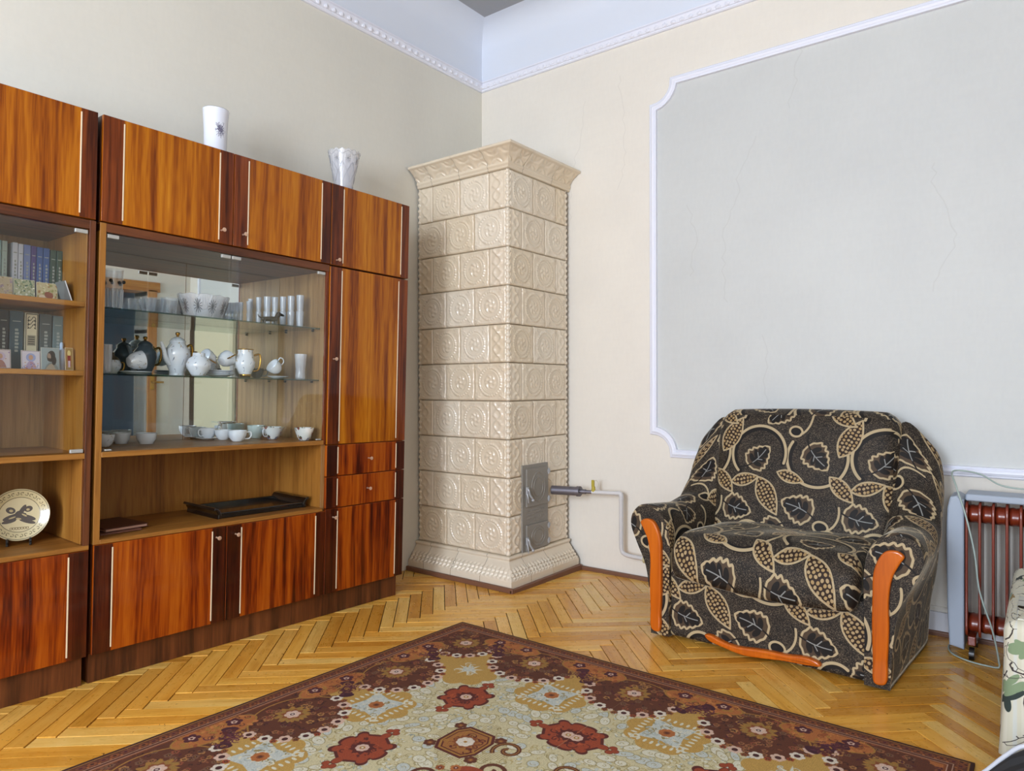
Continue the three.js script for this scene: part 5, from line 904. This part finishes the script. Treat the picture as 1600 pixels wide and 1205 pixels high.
// shapes for the tea things
const cupProf = (r, h, flare = 1) => [[0, 0.0], [r * 0.5, 0], [r * 0.55, h * 0.06], [r * 0.78, h * 0.25], [r * 0.95, h * 0.6], [r * flare, h], [r * flare - 0.002, h], [r * 0.9, h * 0.6], [r * 0.7, h * 0.28], [0, h * 0.12]];
function handle(r, h, dir, w = 0.0028, out = 0.018) { const c = Math.cos(dir), s = Math.sin(dir); return tube([[r * 0.92 * s, h * 0.82, r * 0.92 * c], [(r + out * 0.8) * s, h * 0.86, (r + out * 0.8) * c], [(r + out) * s, h * 0.55, (r + out) * c], [(r + out * 0.5) * s, h * 0.28, (r + out * 0.5) * c], [r * 0.75 * s, h * 0.25, r * 0.75 * c]], w, 20, 8); }
const saucerGeo = lathe([[0, 0], [0.03, 0], [0.034, 0.003], [0.058, 0.011], [0.06, 0.013], [0.057, 0.0135], [0.034, 0.0065], [0, 0.0055]], 36);
const flowerCup = canvasTex(512, 256, (g, w, h) => { g.fillStyle = '#e3e5e2'; g.fillRect(0, 0, w, h); const r = rng(19); for (let i = 0; i < 46; i++) { const x = r() * w, y = 60 + r() * 150; g.fillStyle = ['#7e5a34', '#37503e', '#a8842f', '#8c3a3f', '#44507a'][i % 5]; for (let k = 0; k < 4; k++) { g.beginPath(); g.ellipse(x + (r() - 0.5) * 26, y + (r() - 0.5) * 26, 5 + r() * 6, 3 + r() * 5, r() * 3, 0, 7); g.fill(); } } });
const sprig = canvasTex(512, 256, (g, w, h) => { g.fillStyle = '#dfe2e8'; g.fillRect(0, 0, w, h); const r = rng(29); for (let i = 0; i < 70; i++) { const x = r() * w, y = 30 + r() * 190; g.strokeStyle = ['#8f7848', '#737c8c', '#a07c34'][i % 3]; g.lineWidth = 2.6; g.beginPath(); g.moveTo(x, y); g.quadraticCurveTo(x + 12, y - 12, x + (r() - 0.3) * 30, y + (r() - 0.5) * 34); g.stroke(); if (i % 6 === 0) { g.fillStyle = '#b08a3e'; g.beginPath(); g.ellipse(x, y, 5, 4, 0, 0, 7); g.fill(); } } });
M.sprig = phys({ map: sprig, roughness: 0.18, clearcoat: 0.7, clearcoatRoughness: 0.05 });
M.flowerCup = phys({ map: flowerCup, roughness: 0.18, clearcoat: 0.7, clearcoatRoughness: 0.05 });
M.aqua = phys({ color: 0xb4c2be, roughness: 0.2, clearcoat: 0.6 });
function cup(name, label, r, h, mat, d, y, s, dir, flare = 1, group) { const c = cabThing(name, label, 'cup', d, y, s, 0, group); part('body', lathe(cupProf(r, h, flare), 32), mat, c); if (dir !== null) part('handle', handle(r, h, dir), mat === M.sprig ? M.gold : M.porcelain, c); return c; }
{ // middle glass shelf: the tea service
  const h = SH2;
  const g1 = cabThing('crystal_tumbler', 'cut-crystal tumbler at the left end of the middle glass shelf', 'glass', -0.09, h, 1.452); part('body', lathe([[0, 0], [0.02, 0], [0.021, 0.01], [0.023, 0.11], [0.0215, 0.11], [0.018, 0.014], [0, 0.012]], 18), M.cut, g1);
  const g2 = cabThing('crystal_tumbler', 'cut-crystal tumbler at the right end of the middle glass shelf', 'glass', -0.1, h, 0.588); part('body', lathe([[0, 0], [0.022, 0], [0.023, 0.01], [0.0225, 0.05], [0.029, 0.12], [0.0275, 0.12], [0.019, 0.02], [0, 0.015]], 18), M.cut, g2);
  const sb = cabThing('sugar_bowl', 'small dark-lidded gilded sugar bowl left of the tilted bowl', 'sugar bowl', -0.21, h, 1.378);
  part('body', lathe([[0, 0], [0.016, 0], [0.017, 0.006], [0.03, 0.025], [0.031, 0.04], [0.024, 0.056], [0.022, 0.056], [0, 0.05]], 28), M.sprig, sb); part('lid', lathe([[0.025, 0.056], [0.018, 0.066], [0.008, 0.072], [0.006, 0.078], [0.008, 0.084], [0, 0.088]], 24), std({ color: 0x5a4a30, roughness: 0.3 }), sb); part('handle', merge([handle(0.029, 0.056, 0, 0.0028, 0.014), handle(0.029, 0.056, Math.PI, 0.0028, 0.014)]), M.gold, sb);
  const pl = cabThing('saucer', 'white saucer under the tilted gilded cup', 'saucer', -0.15, h, 1.315); part('dish', saucerGeo, M.porcelain, pl);
  const tb = cabThing('teacup', 'cup with gilded inside, tipped over on a saucer', 'cup', -0.135, h + 0.043, 1.318); part('body', lathe(cupProf(0.038, 0.056), 30), M.sprig, tb); part('lining', lathe([[0, 0.012], [0.024, 0.018], [0.032, 0.033], [0.0355, 0.054]], 28), M.gold, tb); tb.rotateX(-1.35); tb.position.copy(CAB.at(-0.15, h + 0.048, 1.345));
  const teapot = (label, r, hh, d, s, mat, dirSpout, lidMat) => {
    const t = cabThing('teapot', label, 'teapot', d, h, s), sn = Math.sin(dirSpout), cs = Math.cos(dirSpout), P = (o, y) => [o * sn, y, o * cs];
    part('body', lathe([[0, 0.002], [r * 0.62, 0], [r * 0.64, hh * 0.04], [r * 0.58, hh * 0.1], [r * 0.8, hh * 0.3], [r, hh * 0.62], [r * 0.96, hh * 0.78], [r * 0.66, hh * 0.93], [r * 0.6, hh], [r * 0.55, hh], [0, hh * 0.9]], 36), mat, t);
    part('spout', taperTube([P(r * 0.7, hh * 0.35), P(r * 1.1, hh * 0.5), P(r * 1.35, hh * 0.78), P(r * 1.6, hh * 0.98)], r * 0.26, r * 0.11), mat, t);
    part('handle', tube([P(-r * 0.8, hh * 0.86), P(-r * 1.35, hh * 0.95), P(-r * 1.55, hh * 0.7), P(-r * 1.3, hh * 0.4), P(-r * 0.85, hh * 0.35)], 0.0048, 26, 10), M.gold, t);
    const l = part('lid', lathe([[r * 0.64, hh], [r * 0.66, hh * 1.02], [r * 0.5, hh * 1.1], [r * 0.2, hh * 1.16], [0, hh * 1.17]], 30), lidMat, t); part('lid_knob', lathe([[0, hh * 1.15], [0.006, hh * 1.17], [0.005, hh * 1.2], [0.01, hh * 1.25], [0.008, hh * 1.3], [0, hh * 1.31]], 18), M.gold, l);
    return t;
  };
  teapot('dark grey teapot behind the white one', 0.046, 0.125, -0.29, 1.22, M.darkGlaze, 0.1, M.darkGlaze);
  teapot('large white sprigged teapot with gilded handle and knob, in the middle of the tea service', 0.05, 0.142, -0.2, 1.127, M.sprig, 0.25, M.sprig);
  const s2 = cabThing('sugar_bowl', 'round white sugar bowl with a gold sprig, right of the large teapot', 'sugar bowl', -0.11, h, 1.08); part('body', lathe([[0, 0], [0.026, 0], [0.03, 0.008], [0.047, 0.036], [0.049, 0.052], [0.04, 0.074], [0.025, 0.084], [0.024, 0.098], [0.022, 0.098], [0, 0.08]], 34), M.sprig, s2);
  const cb = cabThing('sugar_bowl', 'lidded white bowl with gold rim standing behind the stacked saucers', 'sugar bowl', -0.28, h, 0.945); part('body', lathe([[0, 0], [0.022, 0], [0.036, 0.03], [0.038, 0.06], [0.03, 0.09], [0, 0.088]], 30), M.sprig, cb); part('lid', lathe([[0.034, 0.09], [0.026, 0.102], [0.01, 0.11], [0.008, 0.118], [0, 0.128]], 24), M.sprig, cb); part('rim', new THREE.TorusGeometry(0.0335, 0.0018, 8, 30).rotateX(Math.PI / 2).translate(0, 0.091, 0), M.gold, cb);
  for (let i = 0; i < 3; i++) { const q = cabThing('saucer', `${['lowest', 'middle', 'topmost'][i]} of the three white saucers stacked in the tea service`, 'saucer', -0.15, h + 0.0085 * i, 0.965, 0, 'stacked white saucers'); part('dish', saucerGeo, M.porcelain, q); }
  const lean = (label, s, d, tilt, turn) => { const c = cabThing('teacup', label, 'cup', d, h + 0.033 + 0.036, s); part('body', lathe(cupProf(0.036, 0.05), 30), M.porcelain, c); part('handle', handle(0.036, 0.05, 1.2), M.gold, c); c.rotateY(turn); c.rotateX(tilt); return c; };
  lean('white cup tipped on the saucer stack, the right one', 0.952, -0.16, -1.2, 0.4); lean('white cup tipped on the saucer stack, the left one', 0.98, -0.18, 1.15, 0.2);
  const cj = cabThing('creamer', 'white creamer jug with big gilded handle and base, right of the saucers', 'jug', -0.14, h, 0.85); part('body', lathe([[0, 0], [0.02, 0], [0.022, 0.01], [0.026, 0.016], [0.041, 0.05], [0.043, 0.07], [0.034, 0.098], [0.031, 0.115], [0.034, 0.128], [0.032, 0.128], [0.028, 0.112], [0, 0.1]], 34), M.sprig, cj); part('base', lathe([[0, 0], [0.0225, 0], [0.0235, 0.01], [0.0275, 0.0165], [0.02, 0.017]], 30), M.gold, cj); part('handle', handle(0.042, 0.125, Math.PI - 0.3, 0.0045, 0.024), M.gold, cj); part('rim', new THREE.TorusGeometry(0.0335, 0.0024, 8, 30).rotateX(Math.PI / 2).translate(0, 0.127, 0), M.gold, cj);
  const dk = std({ color: 0x4a4c50, roughness: 0.3 });
  for (const [i, s, d] of [[0, 0.755, -0.2], [1, 0.79, -0.27]]) { const c = cabThing('teacup', ['dark grey cup right of the creamer jug', 'dark grey cup behind the creamer jug'][i], 'cup', d, h, s); part('body', lathe(cupProf(0.031, 0.046), 28), dk, c); part('handle', handle(0.031, 0.046, 2.4), dk, c); }
  const sc = cabThing('saucer', 'white saucer under the tilted cup beside the right crystal tumbler', 'saucer', -0.12, h, 0.695); part('dish', saucerGeo, M.porcelain, sc); sc.scale.set(0.78, 0.9, 0.78);
  const tc = cabThing('teacup', 'white ribbed cup lying tilted beside the right crystal tumbler', 'cup', -0.12, h + 0.037, 0.69); part('body', lathe(cupProf(0.034, 0.046), 20), M.porcelain, tc); part('handle', handle(0.034, 0.046, 2.8), M.porcelain, tc); tc.rotateX(0.95);
}
{ // the showcase floor
  const bowl = r => lathe([[0, 0], [r * 0.66, 0], [r * 0.7, 0.006], [r * 0.93, 0.02], [r, 0.044], [r - 0.002, 0.046], [r * 0.86, 0.02], [0, 0.012]], 32);
  const h = CB;
  for (const [d, s, r, l] of [[-0.33, 1.29, 0.034, 'white bowl, the left one of the two plain bowls on the showcase floor'], [-0.27, 1.215, 0.04, 'white bowl, the right one of the two plain bowls on the showcase floor']]) { const b = cabThing('bowl', l, 'bowl', d, h, s); part('body', bowl(r), M.porcelain, b); part('foot', lathe([[r * 0.55, 0], [r * 0.68, 0], [r * 0.7, 0.007]], 28), M.porcelain, b); }
  cup('teacup', 'grey-white cup with gilded handle in the left corner of the showcase floor', 0.04, 0.05, M.sprig, -0.2, h, 1.41, -2.6);
  const s1 = cabThing('saucer', 'bluish white saucer under the leftmost middle cup of the showcase floor', 'saucer', -0.34, h, 0.912); part('dish', saucerGeo, M.porcelain, s1); s1.scale.set(0.85, 0.8, 0.85);
  cup('teacup', 'white cup on a saucer, with its handle to the left, showcase floor', 0.036, 0.047, M.porcelain, -0.34, h + 0.006, 0.908, 0.2);
  cup('teacup', 'white cup between two others in the middle of the showcase floor', 0.037, 0.047, M.porcelain, -0.28, h, 0.868, 2.2);
  cup('teacup', 'white cup with its handle to the right, before the grey-green cup', 0.04, 0.05, M.porcelain, -0.165, h, 0.865, 2.7);
  cup('teacup', 'grey-green cup behind the flowered cups', 0.041, 0.062, M.aqua, -0.3, h, 0.69, null);
  cup('teacup', 'flared flower-printed cup with its handle to the left', 0.042, 0.058, M.flowerCup, -0.2, h, 0.665, 0.2, 1.28);
  cup('teacup', 'flower-printed cup standing by the right side of the showcase', 0.041, 0.06, M.flowerCup, -0.05, h, 0.665 - 0.07, null, 1.12);
}
{ // open niche: lacquer tray and albums
  const t = cabThing('tray', 'black lacquer tray with curled end handles in the open niche', 'tray', 0, NICHE, 0);
  const lac = phys({ color: 0x0b0908, roughness: 0.22, clearcoat: 0.7 });
  part('bottom', bx(-0.33, -0.085, 0.001, 0.012, 0.575, 0.985, 0.003, 'z'), phys({ color: 0x1d120c, roughness: 0.25, clearcoat: 0.6 }), t);
  part('rim', bx(-0.092, -0.078, 0, 0.026, 0.57, 0.99, 0.004), lac, t); part('rim', bx(-0.337, -0.323, 0, 0.03, 0.57, 0.99, 0.004), lac, t);
  const prof = [[0, 0], [0.016, 0], [0.014, 0.02], [0.022, 0.036], [0.034, 0.044], [0.03, 0.054], [0.014, 0.05], [0.003, 0.036], [-0.002, 0.018]];
  for (const [s, q] of [[0.985, 1], [0.575, -1]]) { const g = extrude(prof.map(([a, b]) => [q * a, b]).sort(() => 0), 0.27, 0.004, 2); g.rotateY(-Math.PI / 2); const p = g.attributes.position; for (let i = 0; i < p.count; i++) { const x = p.getX(i), k = (x + 0.135) / 0.135; p.setY(i, p.getY(i) * (0.78 + 0.3 * (1 - k * k * 0.6))); } g.translate(-0.072, 0, s); g.computeVertexNormals(); part('handle', boxUV(g), lac, t); }
  const red = std({ color: 0x4a2418, roughness: 0.45 });
  const a = cabThing('album', 'thin dark red-brown album lying at the left end of the open niche', 'album', -0.2, NICHE + 0.006, 1.37, 0.12);
  part('cover', merge([bx(-0.105, 0.105, 0, 0.003, -0.085, 0.085, 0.001), bx(-0.105, 0.105, 0.011, 0.014, -0.085, 0.085, 0.001)]), red, a); part('pages', bx(-0.1, 0.102, 0.003, 0.011, -0.08, 0.08, 0), std({ color: 0xb58c78, roughness: 0.8 }), a);
  single('folder', bx(-0.1, 0.1, 0, 0.0055, -0.075, 0.075, 0.001), std({ color: 0x6a4030, roughness: 0.6 }), 'thin brown folder lying under the album in the open niche', 'folder').position.copy(CAB.at(-0.17, NICHE + 0.0003, 1.39));
}
{ // bookcase: books, cards, little pictures, the plate
  const H1 = 1.391, H2 = 1.143;
  const book = (name, s0, w, hgt, dep, d, h, col, label, group, spine) => {
    const mat = std({ color: col, roughness: 0.55, ...(spine ? { map: spine, color: 0xffffff } : {}) });
    const o = cabThing('book', label, 'book', d, h, s0 + w / 2, 0, group);
    part('cover', bx(-dep, 0, 0, hgt, -w / 2 + 0.0005, w / 2 - 0.0005, 0.0015), mat, o);
    part('pages', bx(-dep + 0.002, -0.006, hgt - 0.001, hgt + 0.0006, -w / 2 + 0.003, w / 2 - 0.003, 0), M.white, o);
    if (!spine) part('spine_print', merge([...Array(7).keys()].map(k => bx(-0.001, 0.0004, hgt * (0.3 + k * 0.06), hgt * (0.34 + k * 0.06), -w * 0.12 - (k % 3) * 0.001, w * 0.12, 0)).concat([bx(-0.001, 0.0004, hgt * 0.82, hgt * 0.835, -w * 0.3, w * 0.3, 0)])), std({ color: 0x8f9690, roughness: 0.5 }), o);
    return o;
  };
  const row1 = [[1.551, 0.02, 0.205, 0x2c4a40, 'dark green'], [1.572, 0.02, 0.205, 0x2a463e, 'dark green'], [1.594, 0.021, 0.208, 0x32548a, 'blue'], [1.616, 0.02, 0.208, 0x35558c, 'blue'], [1.637, 0.017, 0.209, 0x4a3f78, 'violet'], [1.655, 0.022, 0.21, 0x6a7aa8, 'pale blue'], [1.678, 0.016, 0.21, 0xbfc4d0, 'whitish'], [1.695, 0.017, 0.212, 0xc5cad4, 'whitish'], [1.727, 0.017, 0.212, 0x9fb0a8, 'grey-green'], [1.745, 0.02, 0.212, 0x7d9a98, 'grey-green'], [1.766, 0.021, 0.212, 0x4d7a76, 'teal'], [1.788, 0.02, 0.212, 0x2f5a58, 'teal']];
  row1.forEach(([s, w, hh, c, n], i) => book('book', s, w, hh, 0.13, -0.24, H1, c, `${n} book, ${ord[i + 1]} from the right on the upper bookcase shelf`, 'books on the upper bookcase shelf'));
  const orn = canvasTex(256, 1024, (g, w, h) => { g.fillStyle = '#c9c0a2'; g.fillRect(0, 0, w, h); g.strokeStyle = '#262420'; g.lineWidth = 16; g.strokeRect(14, 14, w - 28, h - 28); g.lineWidth = 13; for (const y of [170, 800]) for (const q of [-1, 1]) for (let k = 0; k < 3; k++) { g.beginPath(); g.arc(w / 2 + q * 42, y + (k - 1) * 70, 34, q > 0 ? 3 : 0, q > 0 ? 7.6 : 4.8); g.stroke(); g.beginPath(); g.ellipse(w / 2 + q * 70, y + (k - 1) * 70 + 30, 22, 11, q * 0.7, 0, 7); g.fillStyle = '#262420'; g.fill(); } g.fillStyle = '#8d8672'; g.fillRect(44, 400, w - 88, 190); g.fillStyle = '#3a362c'; for (let y = 425; y < 580; y += 42) g.fillRect(64, y, w - 128, 16); });
  const row2 = [[1.551, 0.034, 0.205, 0x5d7072, 'slate grey'], [1.588, 0.04, 0.207, 0x434d4e, 'dark grey'], [1.632, 0.043, 0.208, 0xc9c0a2, 'cream'], [1.679, 0.042, 0.21, 0x2f4a56, 'dark teal'], [1.724, 0.03, 0.21, 0x17202a, 'black'], [1.757, 0.035, 0.21, 0x26323c, 'dark'], [1.795, 0.04, 0.21, 0x3a3f44, 'dark']];
  orn.wrapS = orn.wrapT = THREE.ClampToEdgeWrapping;
  row2.forEach(([s, w, hh, c, n], i) => {
    if (i !== 2) return book('book', s, w, hh, 0.16, -0.22, H2, c, `thick ${n} book, ${ord[i + 1]} from the right on the lower bookcase shelf`, 'thick books on the lower bookcase shelf');
    const o = cabThing('book', 'thick cream book with a black ornamented spine on the lower bookcase shelf', 'book', -0.22, H2, s + w / 2, 0, 'thick books on the lower bookcase shelf');
    part('cover', bx(-0.16, -0.001, 0, hh, -w / 2 + 0.0005, w / 2 - 0.0005, 0.0015), std({ color: c, roughness: 0.6 }), o);
    const pg = new THREE.PlaneGeometry(w - 0.003, hh - 0.003).rotateY(Math.PI / 2).translate(0, hh / 2, 0); const sp = new THREE.BoxGeometry(0.001, hh - 0.003, w - 0.003).translate(-0.0003, hh / 2, 0); part('spine_print', sp, std({ map: orn, roughness: 0.6 }), o, 'cream spine with black scroll ornament');
  });
  // a leaning small book at the end of the upper row
  const lb = cabThing('booklet', 'grey booklet leaning at the right end of the upper bookcase shelf', 'book', -0.12, H1 + 0.001, 1.5535); part('cover', bx(-0.09, 0, 0, 0.085, 0, 0.006, 0.001), std({ color: 0x6a6f70, roughness: 0.6 }), lb); part('pages', bx(-0.088, 0.0005, 0.001, 0.084, 0.0015, 0.0045, 0), M.white, lb); lb.rotateX(0.32);
  const card = (name, label, cat, d, h, s, w, hh, draw, tilt = -0.12, turn = 0) => {
    const t = canvasTex(256, Math.round(256 * hh / w), draw), g = new THREE.BoxGeometry(0.0016, hh, w), o = cabThing(name, label, cat, d, h + 0.0008, s, turn); const tt = t; tt.wrapS = tt.wrapT = THREE.ClampToEdgeWrapping;
    part('sheet', g.translate(0, hh / 2, 0), std({ color: 0xcfc8b6, roughness: 0.7 }), o); const f = new THREE.BoxGeometry(0.0006, hh - 0.002, w - 0.002).translate(0.0009, hh / 2, 0); part('picture', f, std({ map: tt, roughness: 0.45 }), o); o.rotateZ(-tilt); return o;
  };
  const spots = (bg, cols, n, seed, size = 16) => (g, w, h) => { const r = rng(seed); g.fillStyle = bg; g.fillRect(0, 0, w, h); for (let i = 0; i < n; i++) { g.fillStyle = cols[i % cols.length]; g.beginPath(); g.ellipse(r() * w, r() * h, size * (0.4 + r()), size * (0.3 + r() * 0.7), r() * 3, 0, 7); g.fill(); } };
  card('greeting_card', 'greeting card with reddish bird-like blot on yellow, rightmost of the cards before the upper books', 'card', -0.2, H1, 1.612, 0.068, 0.074, (g, w, h) => { spots('#b7a57c', ['#8d8a4a', '#c9bd94', '#a0703f'], 60, 4)(g, w, h); g.fillStyle = '#8c4a34'; g.beginPath(); g.ellipse(w * 0.58, h * 0.62, 58, 46, 0.4, 0, 7); g.fill(); g.fillStyle = '#cdb59a'; g.beginPath(); g.ellipse(w * 0.25, h * 0.75, 40, 34, 0, 0, 7); g.fill(); });
  card('greeting_card', 'greeting card with green leaves, middle of the cards before the upper books', 'card', -0.2, H1, 1.684, 0.066, 0.077, spots('#a8a886', ['#5d7a58', '#d5d2c0', '#3f5a44', '#8a8a5e'], 90, 5, 13));
  card('greeting_card', 'beige greeting card with pinkish flowers, leftmost of the cards before the upper books', 'card', -0.2, H1, 1.753, 0.066, 0.08, spots('#bba98a', ['#9b8298', '#cbb8a0', '#a58f6a'], 70, 6, 14));
  const figure = (halo, robe, bg) => (g, w, h) => { g.fillStyle = bg; g.fillRect(0, 0, w, h); g.strokeStyle = '#8d7a7a'; g.lineWidth = 8; g.strokeRect(5, 5, w - 10, h - 10); g.fillStyle = halo; g.beginPath(); g.arc(w / 2, h * 0.36, w * 0.26, 0, 7); g.fill(); g.fillStyle = '#b58a6a'; g.beginPath(); g.ellipse(w / 2, h * 0.36, w * 0.12, w * 0.16, 0, 0, 7); g.fill(); g.fillStyle = robe; g.beginPath(); g.moveTo(w * 0.2, h * 0.96); g.quadraticCurveTo(w * 0.3, h * 0.56, w / 2, h * 0.54); g.quadraticCurveTo(w * 0.7, h * 0.56, w * 0.8, h * 0.96); g.fill(); };
  card('icon', 'small square religious picture with haloed figure, second from the right before the lower books', 'picture', -0.17, H2, 1.668, 0.06, 0.068, (g, w, h) => { figure('#8d93b4', '#a08aa0', '#c2b8bd')(g, w, h); spots('rgba(0,0,0,0)', ['#a85a3a', '#5f6a9c', '#c28a4a'], 26, 9, 10); const r = rng(9); for (let i = 0; i < 26; i++) { g.fillStyle = ['#a85a3a', '#5f6a9c', '#c28a4a'][i % 3]; g.beginPath(); g.ellipse(r() * w, h * (0.62 + 0.36 * r()), 9, 7, 0, 0, 7); g.fill(); } });
  card('icon', 'grey picture of a long-haired bearded head in profile, before the lower books', 'picture', -0.17, H2, 1.606, 0.062, 0.082, (g, w, h) => { g.fillStyle = '#8f9c9c'; g.fillRect(0, 0, w, h); g.fillStyle = '#7b827c'; g.beginPath(); g.moveTo(w * 0.15, h); g.quadraticCurveTo(w * 0.3, h * 0.66, w * 0.56, h * 0.66); g.quadraticCurveTo(w * 0.86, h * 0.7, w * 0.95, h); g.fill(); g.fillStyle = '#a4937c'; g.beginPath(); g.moveTo(w * 0.2, h); g.quadraticCurveTo(w * 0.4, h * 0.72, w * 0.62, h * 0.72); g.lineTo(w * 0.8, h); g.fill(); g.fillStyle = '#2c2622'; g.beginPath(); g.ellipse(w * 0.54, h * 0.38, w * 0.23, h * 0.26, 0.2, 0, 7); g.fill(); g.beginPath(); g.ellipse(w * 0.7, h * 0.58, w * 0.13, h * 0.2, 0.1, 0, 7); g.fill(); g.fillStyle = '#9a8370'; g.beginPath(); g.ellipse(w * 0.43, h * 0.38, w * 0.1, h * 0.14, -0.1, 0, 7); g.fill(); g.fillStyle = '#3a302a'; g.beginPath(); g.ellipse(w * 0.41, h * 0.53, w * 0.09, h * 0.07, 0, 0, 7); g.fill(); }, -0.1, 0.12);
  card('icon', 'small square religious picture at the left picture edge, before the lower books', 'picture', -0.17, H2, 1.76, 0.062, 0.068, (g, w, h) => { figure('#b7a3b4', '#9a6a5a', '#c4b6b6')(g, w, h); const r = rng(10); for (let i = 0; i < 20; i++) { g.fillStyle = ['#a85a3a', '#8a6a9c'][i % 2]; g.beginPath(); g.ellipse(r() * w, r() * h, 8, 6, 0, 0, 7); g.fill(); } });
  card('icon', 'narrow picture of a red-robed figure against the bookcase side', 'picture', -0.09, H2, 1.573, 0.026, 0.082, (g, w, h) => { g.fillStyle = '#8b7348'; g.fillRect(0, 0, w, h); g.fillStyle = '#c8b87c'; g.beginPath(); g.ellipse(w / 2, h * 0.24, w * 0.22, h * 0.14, 0, 0, 7); g.fill(); g.fillStyle = '#7a2a2a'; g.fillRect(w * 0.28, h * 0.34, w * 0.44, h * 0.5); g.fillStyle = '#b8a8b0'; g.fillRect(w * 0.36, h * 0.58, w * 0.28, h * 0.3); });
  const st = cabThing('statuette', 'small pale blue statuette of a robed figure beside the portrait picture', 'figurine', -0.2, H2, 1.562); part('body', lathe([[0, 0], [0.014, 0], [0.014, 0.006], [0.011, 0.01], [0.013, 0.05], [0.0115, 0.075], [0.005, 0.086], [0.0062, 0.094], [0.0052, 0.104], [0, 0.107]], 20), std({ color: 0x9fb2c8, roughness: 0.5 }), st);
  // the painted plate on its stand
  const plateTex = canvasTex(1024, 1024, (g, S) => { const c = S / 2, r = rng(14); g.fillStyle = '#c2b48a'; g.fillRect(0, 0, S, S); g.strokeStyle = '#3a3022'; g.lineWidth = 9; for (const q of [0.335, 0.475]) { g.beginPath(); g.arc(c, c, q * S, 0, 7); g.stroke(); } g.lineWidth = 8; for (let i = 0; i < 34; i++) { const a = i / 34 * 6.283; g.save(); g.translate(c + 0.405 * S * Math.cos(a), c + 0.405 * S * Math.sin(a)); g.rotate(a); g.beginPath(); g.arc(0, 0, 24, i % 2 ? 0 : 3, i % 2 ? 4.4 : 7.4); g.stroke(); g.beginPath(); g.ellipse(22, 14, 12, 6, 0.6, 0, 7); g.fillStyle = '#4b4028'; g.fill(); g.restore(); }
    g.fillStyle = '#2a1c16'; const B = (x, y, rx, ry, a) => { g.beginPath(); g.ellipse(c + x, c + y, rx, ry, a, 0, 7); g.fill(); };
    g.translate(c, c); g.scale(1.32, 1.32); g.translate(-c, -c); B(-60, 30, 150, 46, -0.25); B(60, 40, 150, 42, 0.3); B(-110, -70, 62, 46, 0.4); B(110, -80, 54, 44, -0.3); B(30, -60, 30, 96, 0.5); B(-130, 95, 90, 26, -0.2); B(100, 105, 110, 28, 0.35); B(0, 0, 60, 60, 0);
    g.fillStyle = '#a89668'; B(-105, -64, 26, 20, 0.4); B(104, -70, 22, 18, 0); B(-10, 60, 36, 13, 0.2); B(60, 10, 40, 12, 0.6); B(-90, 40, 46, 11, -0.3); g.strokeStyle = '#6b5a34'; g.lineWidth = 7; g.beginPath(); g.moveTo(c - 110, c + 190); g.lineTo(c + 120, c + 190); g.stroke(); for (let i = -3; i <= 3; i++) { g.beginPath(); g.arc(c + i * 34, c + 205, 15, 0, 7); g.stroke(); } });
  plateTex.wrapS = plateTex.wrapT = THREE.ClampToEdgeWrapping;
  const NF = MT + 0.0035, p = cabThing('plate', 'cream painted plate with a dark central motif, propped in the bookcase niche', 'plate', -0.2, NF + 0.104, 1.684, -0.3);
  const R = 0.092, pg = lathe([[0, 0.004], [R * 0.62, 0.004], [R * 0.7, 0.008], [R * 0.98, 0.017], [R, 0.018], [R * 0.99, 0.0135], [R * 0.66, 0], [0, 0]], 64); { const q = pg.attributes.position, uv = pg.attributes.uv; for (let i = 0; i < q.count; i++) uv.setXY(i, 0.5 - q.getZ(i) / R * 0.5, 0.5 + -q.getX(i) / R * 0.5); }
  pg.rotateZ(-Math.PI / 2); part('dish', pg, phys({ map: plateTex, roughness: 0.25, clearcoat: 0.5 }), p); p.rotateZ(0.16);
  const sd = cabThing('plate_stand', 'small dark wooden stand holding the painted plate', 'stand', -0.2, NF, 1.684, -0.3); part('foot', merge([-1, 1].map(q => bx(-0.06, 0.044, 0, 0.01, q * 0.034 - 0.004, q * 0.034 + 0.004, 0.002))), M.black, sd); part('rest', merge([-1, 1].map(q => tube([[-0.05, 0.008, q * 0.034], [-0.05, 0.07, q * 0.02], [-0.045, 0.11, q * 0.01]], 0.003, 8, 6)).concat([-1, 1].map(q => bx(0.034, 0.042, 0.01, 0.026, q * 0.034 - 0.004, q * 0.034 + 0.004, 0.002)))), M.black, sd);
}
shade(scene);
renderer.render(scene, camera);
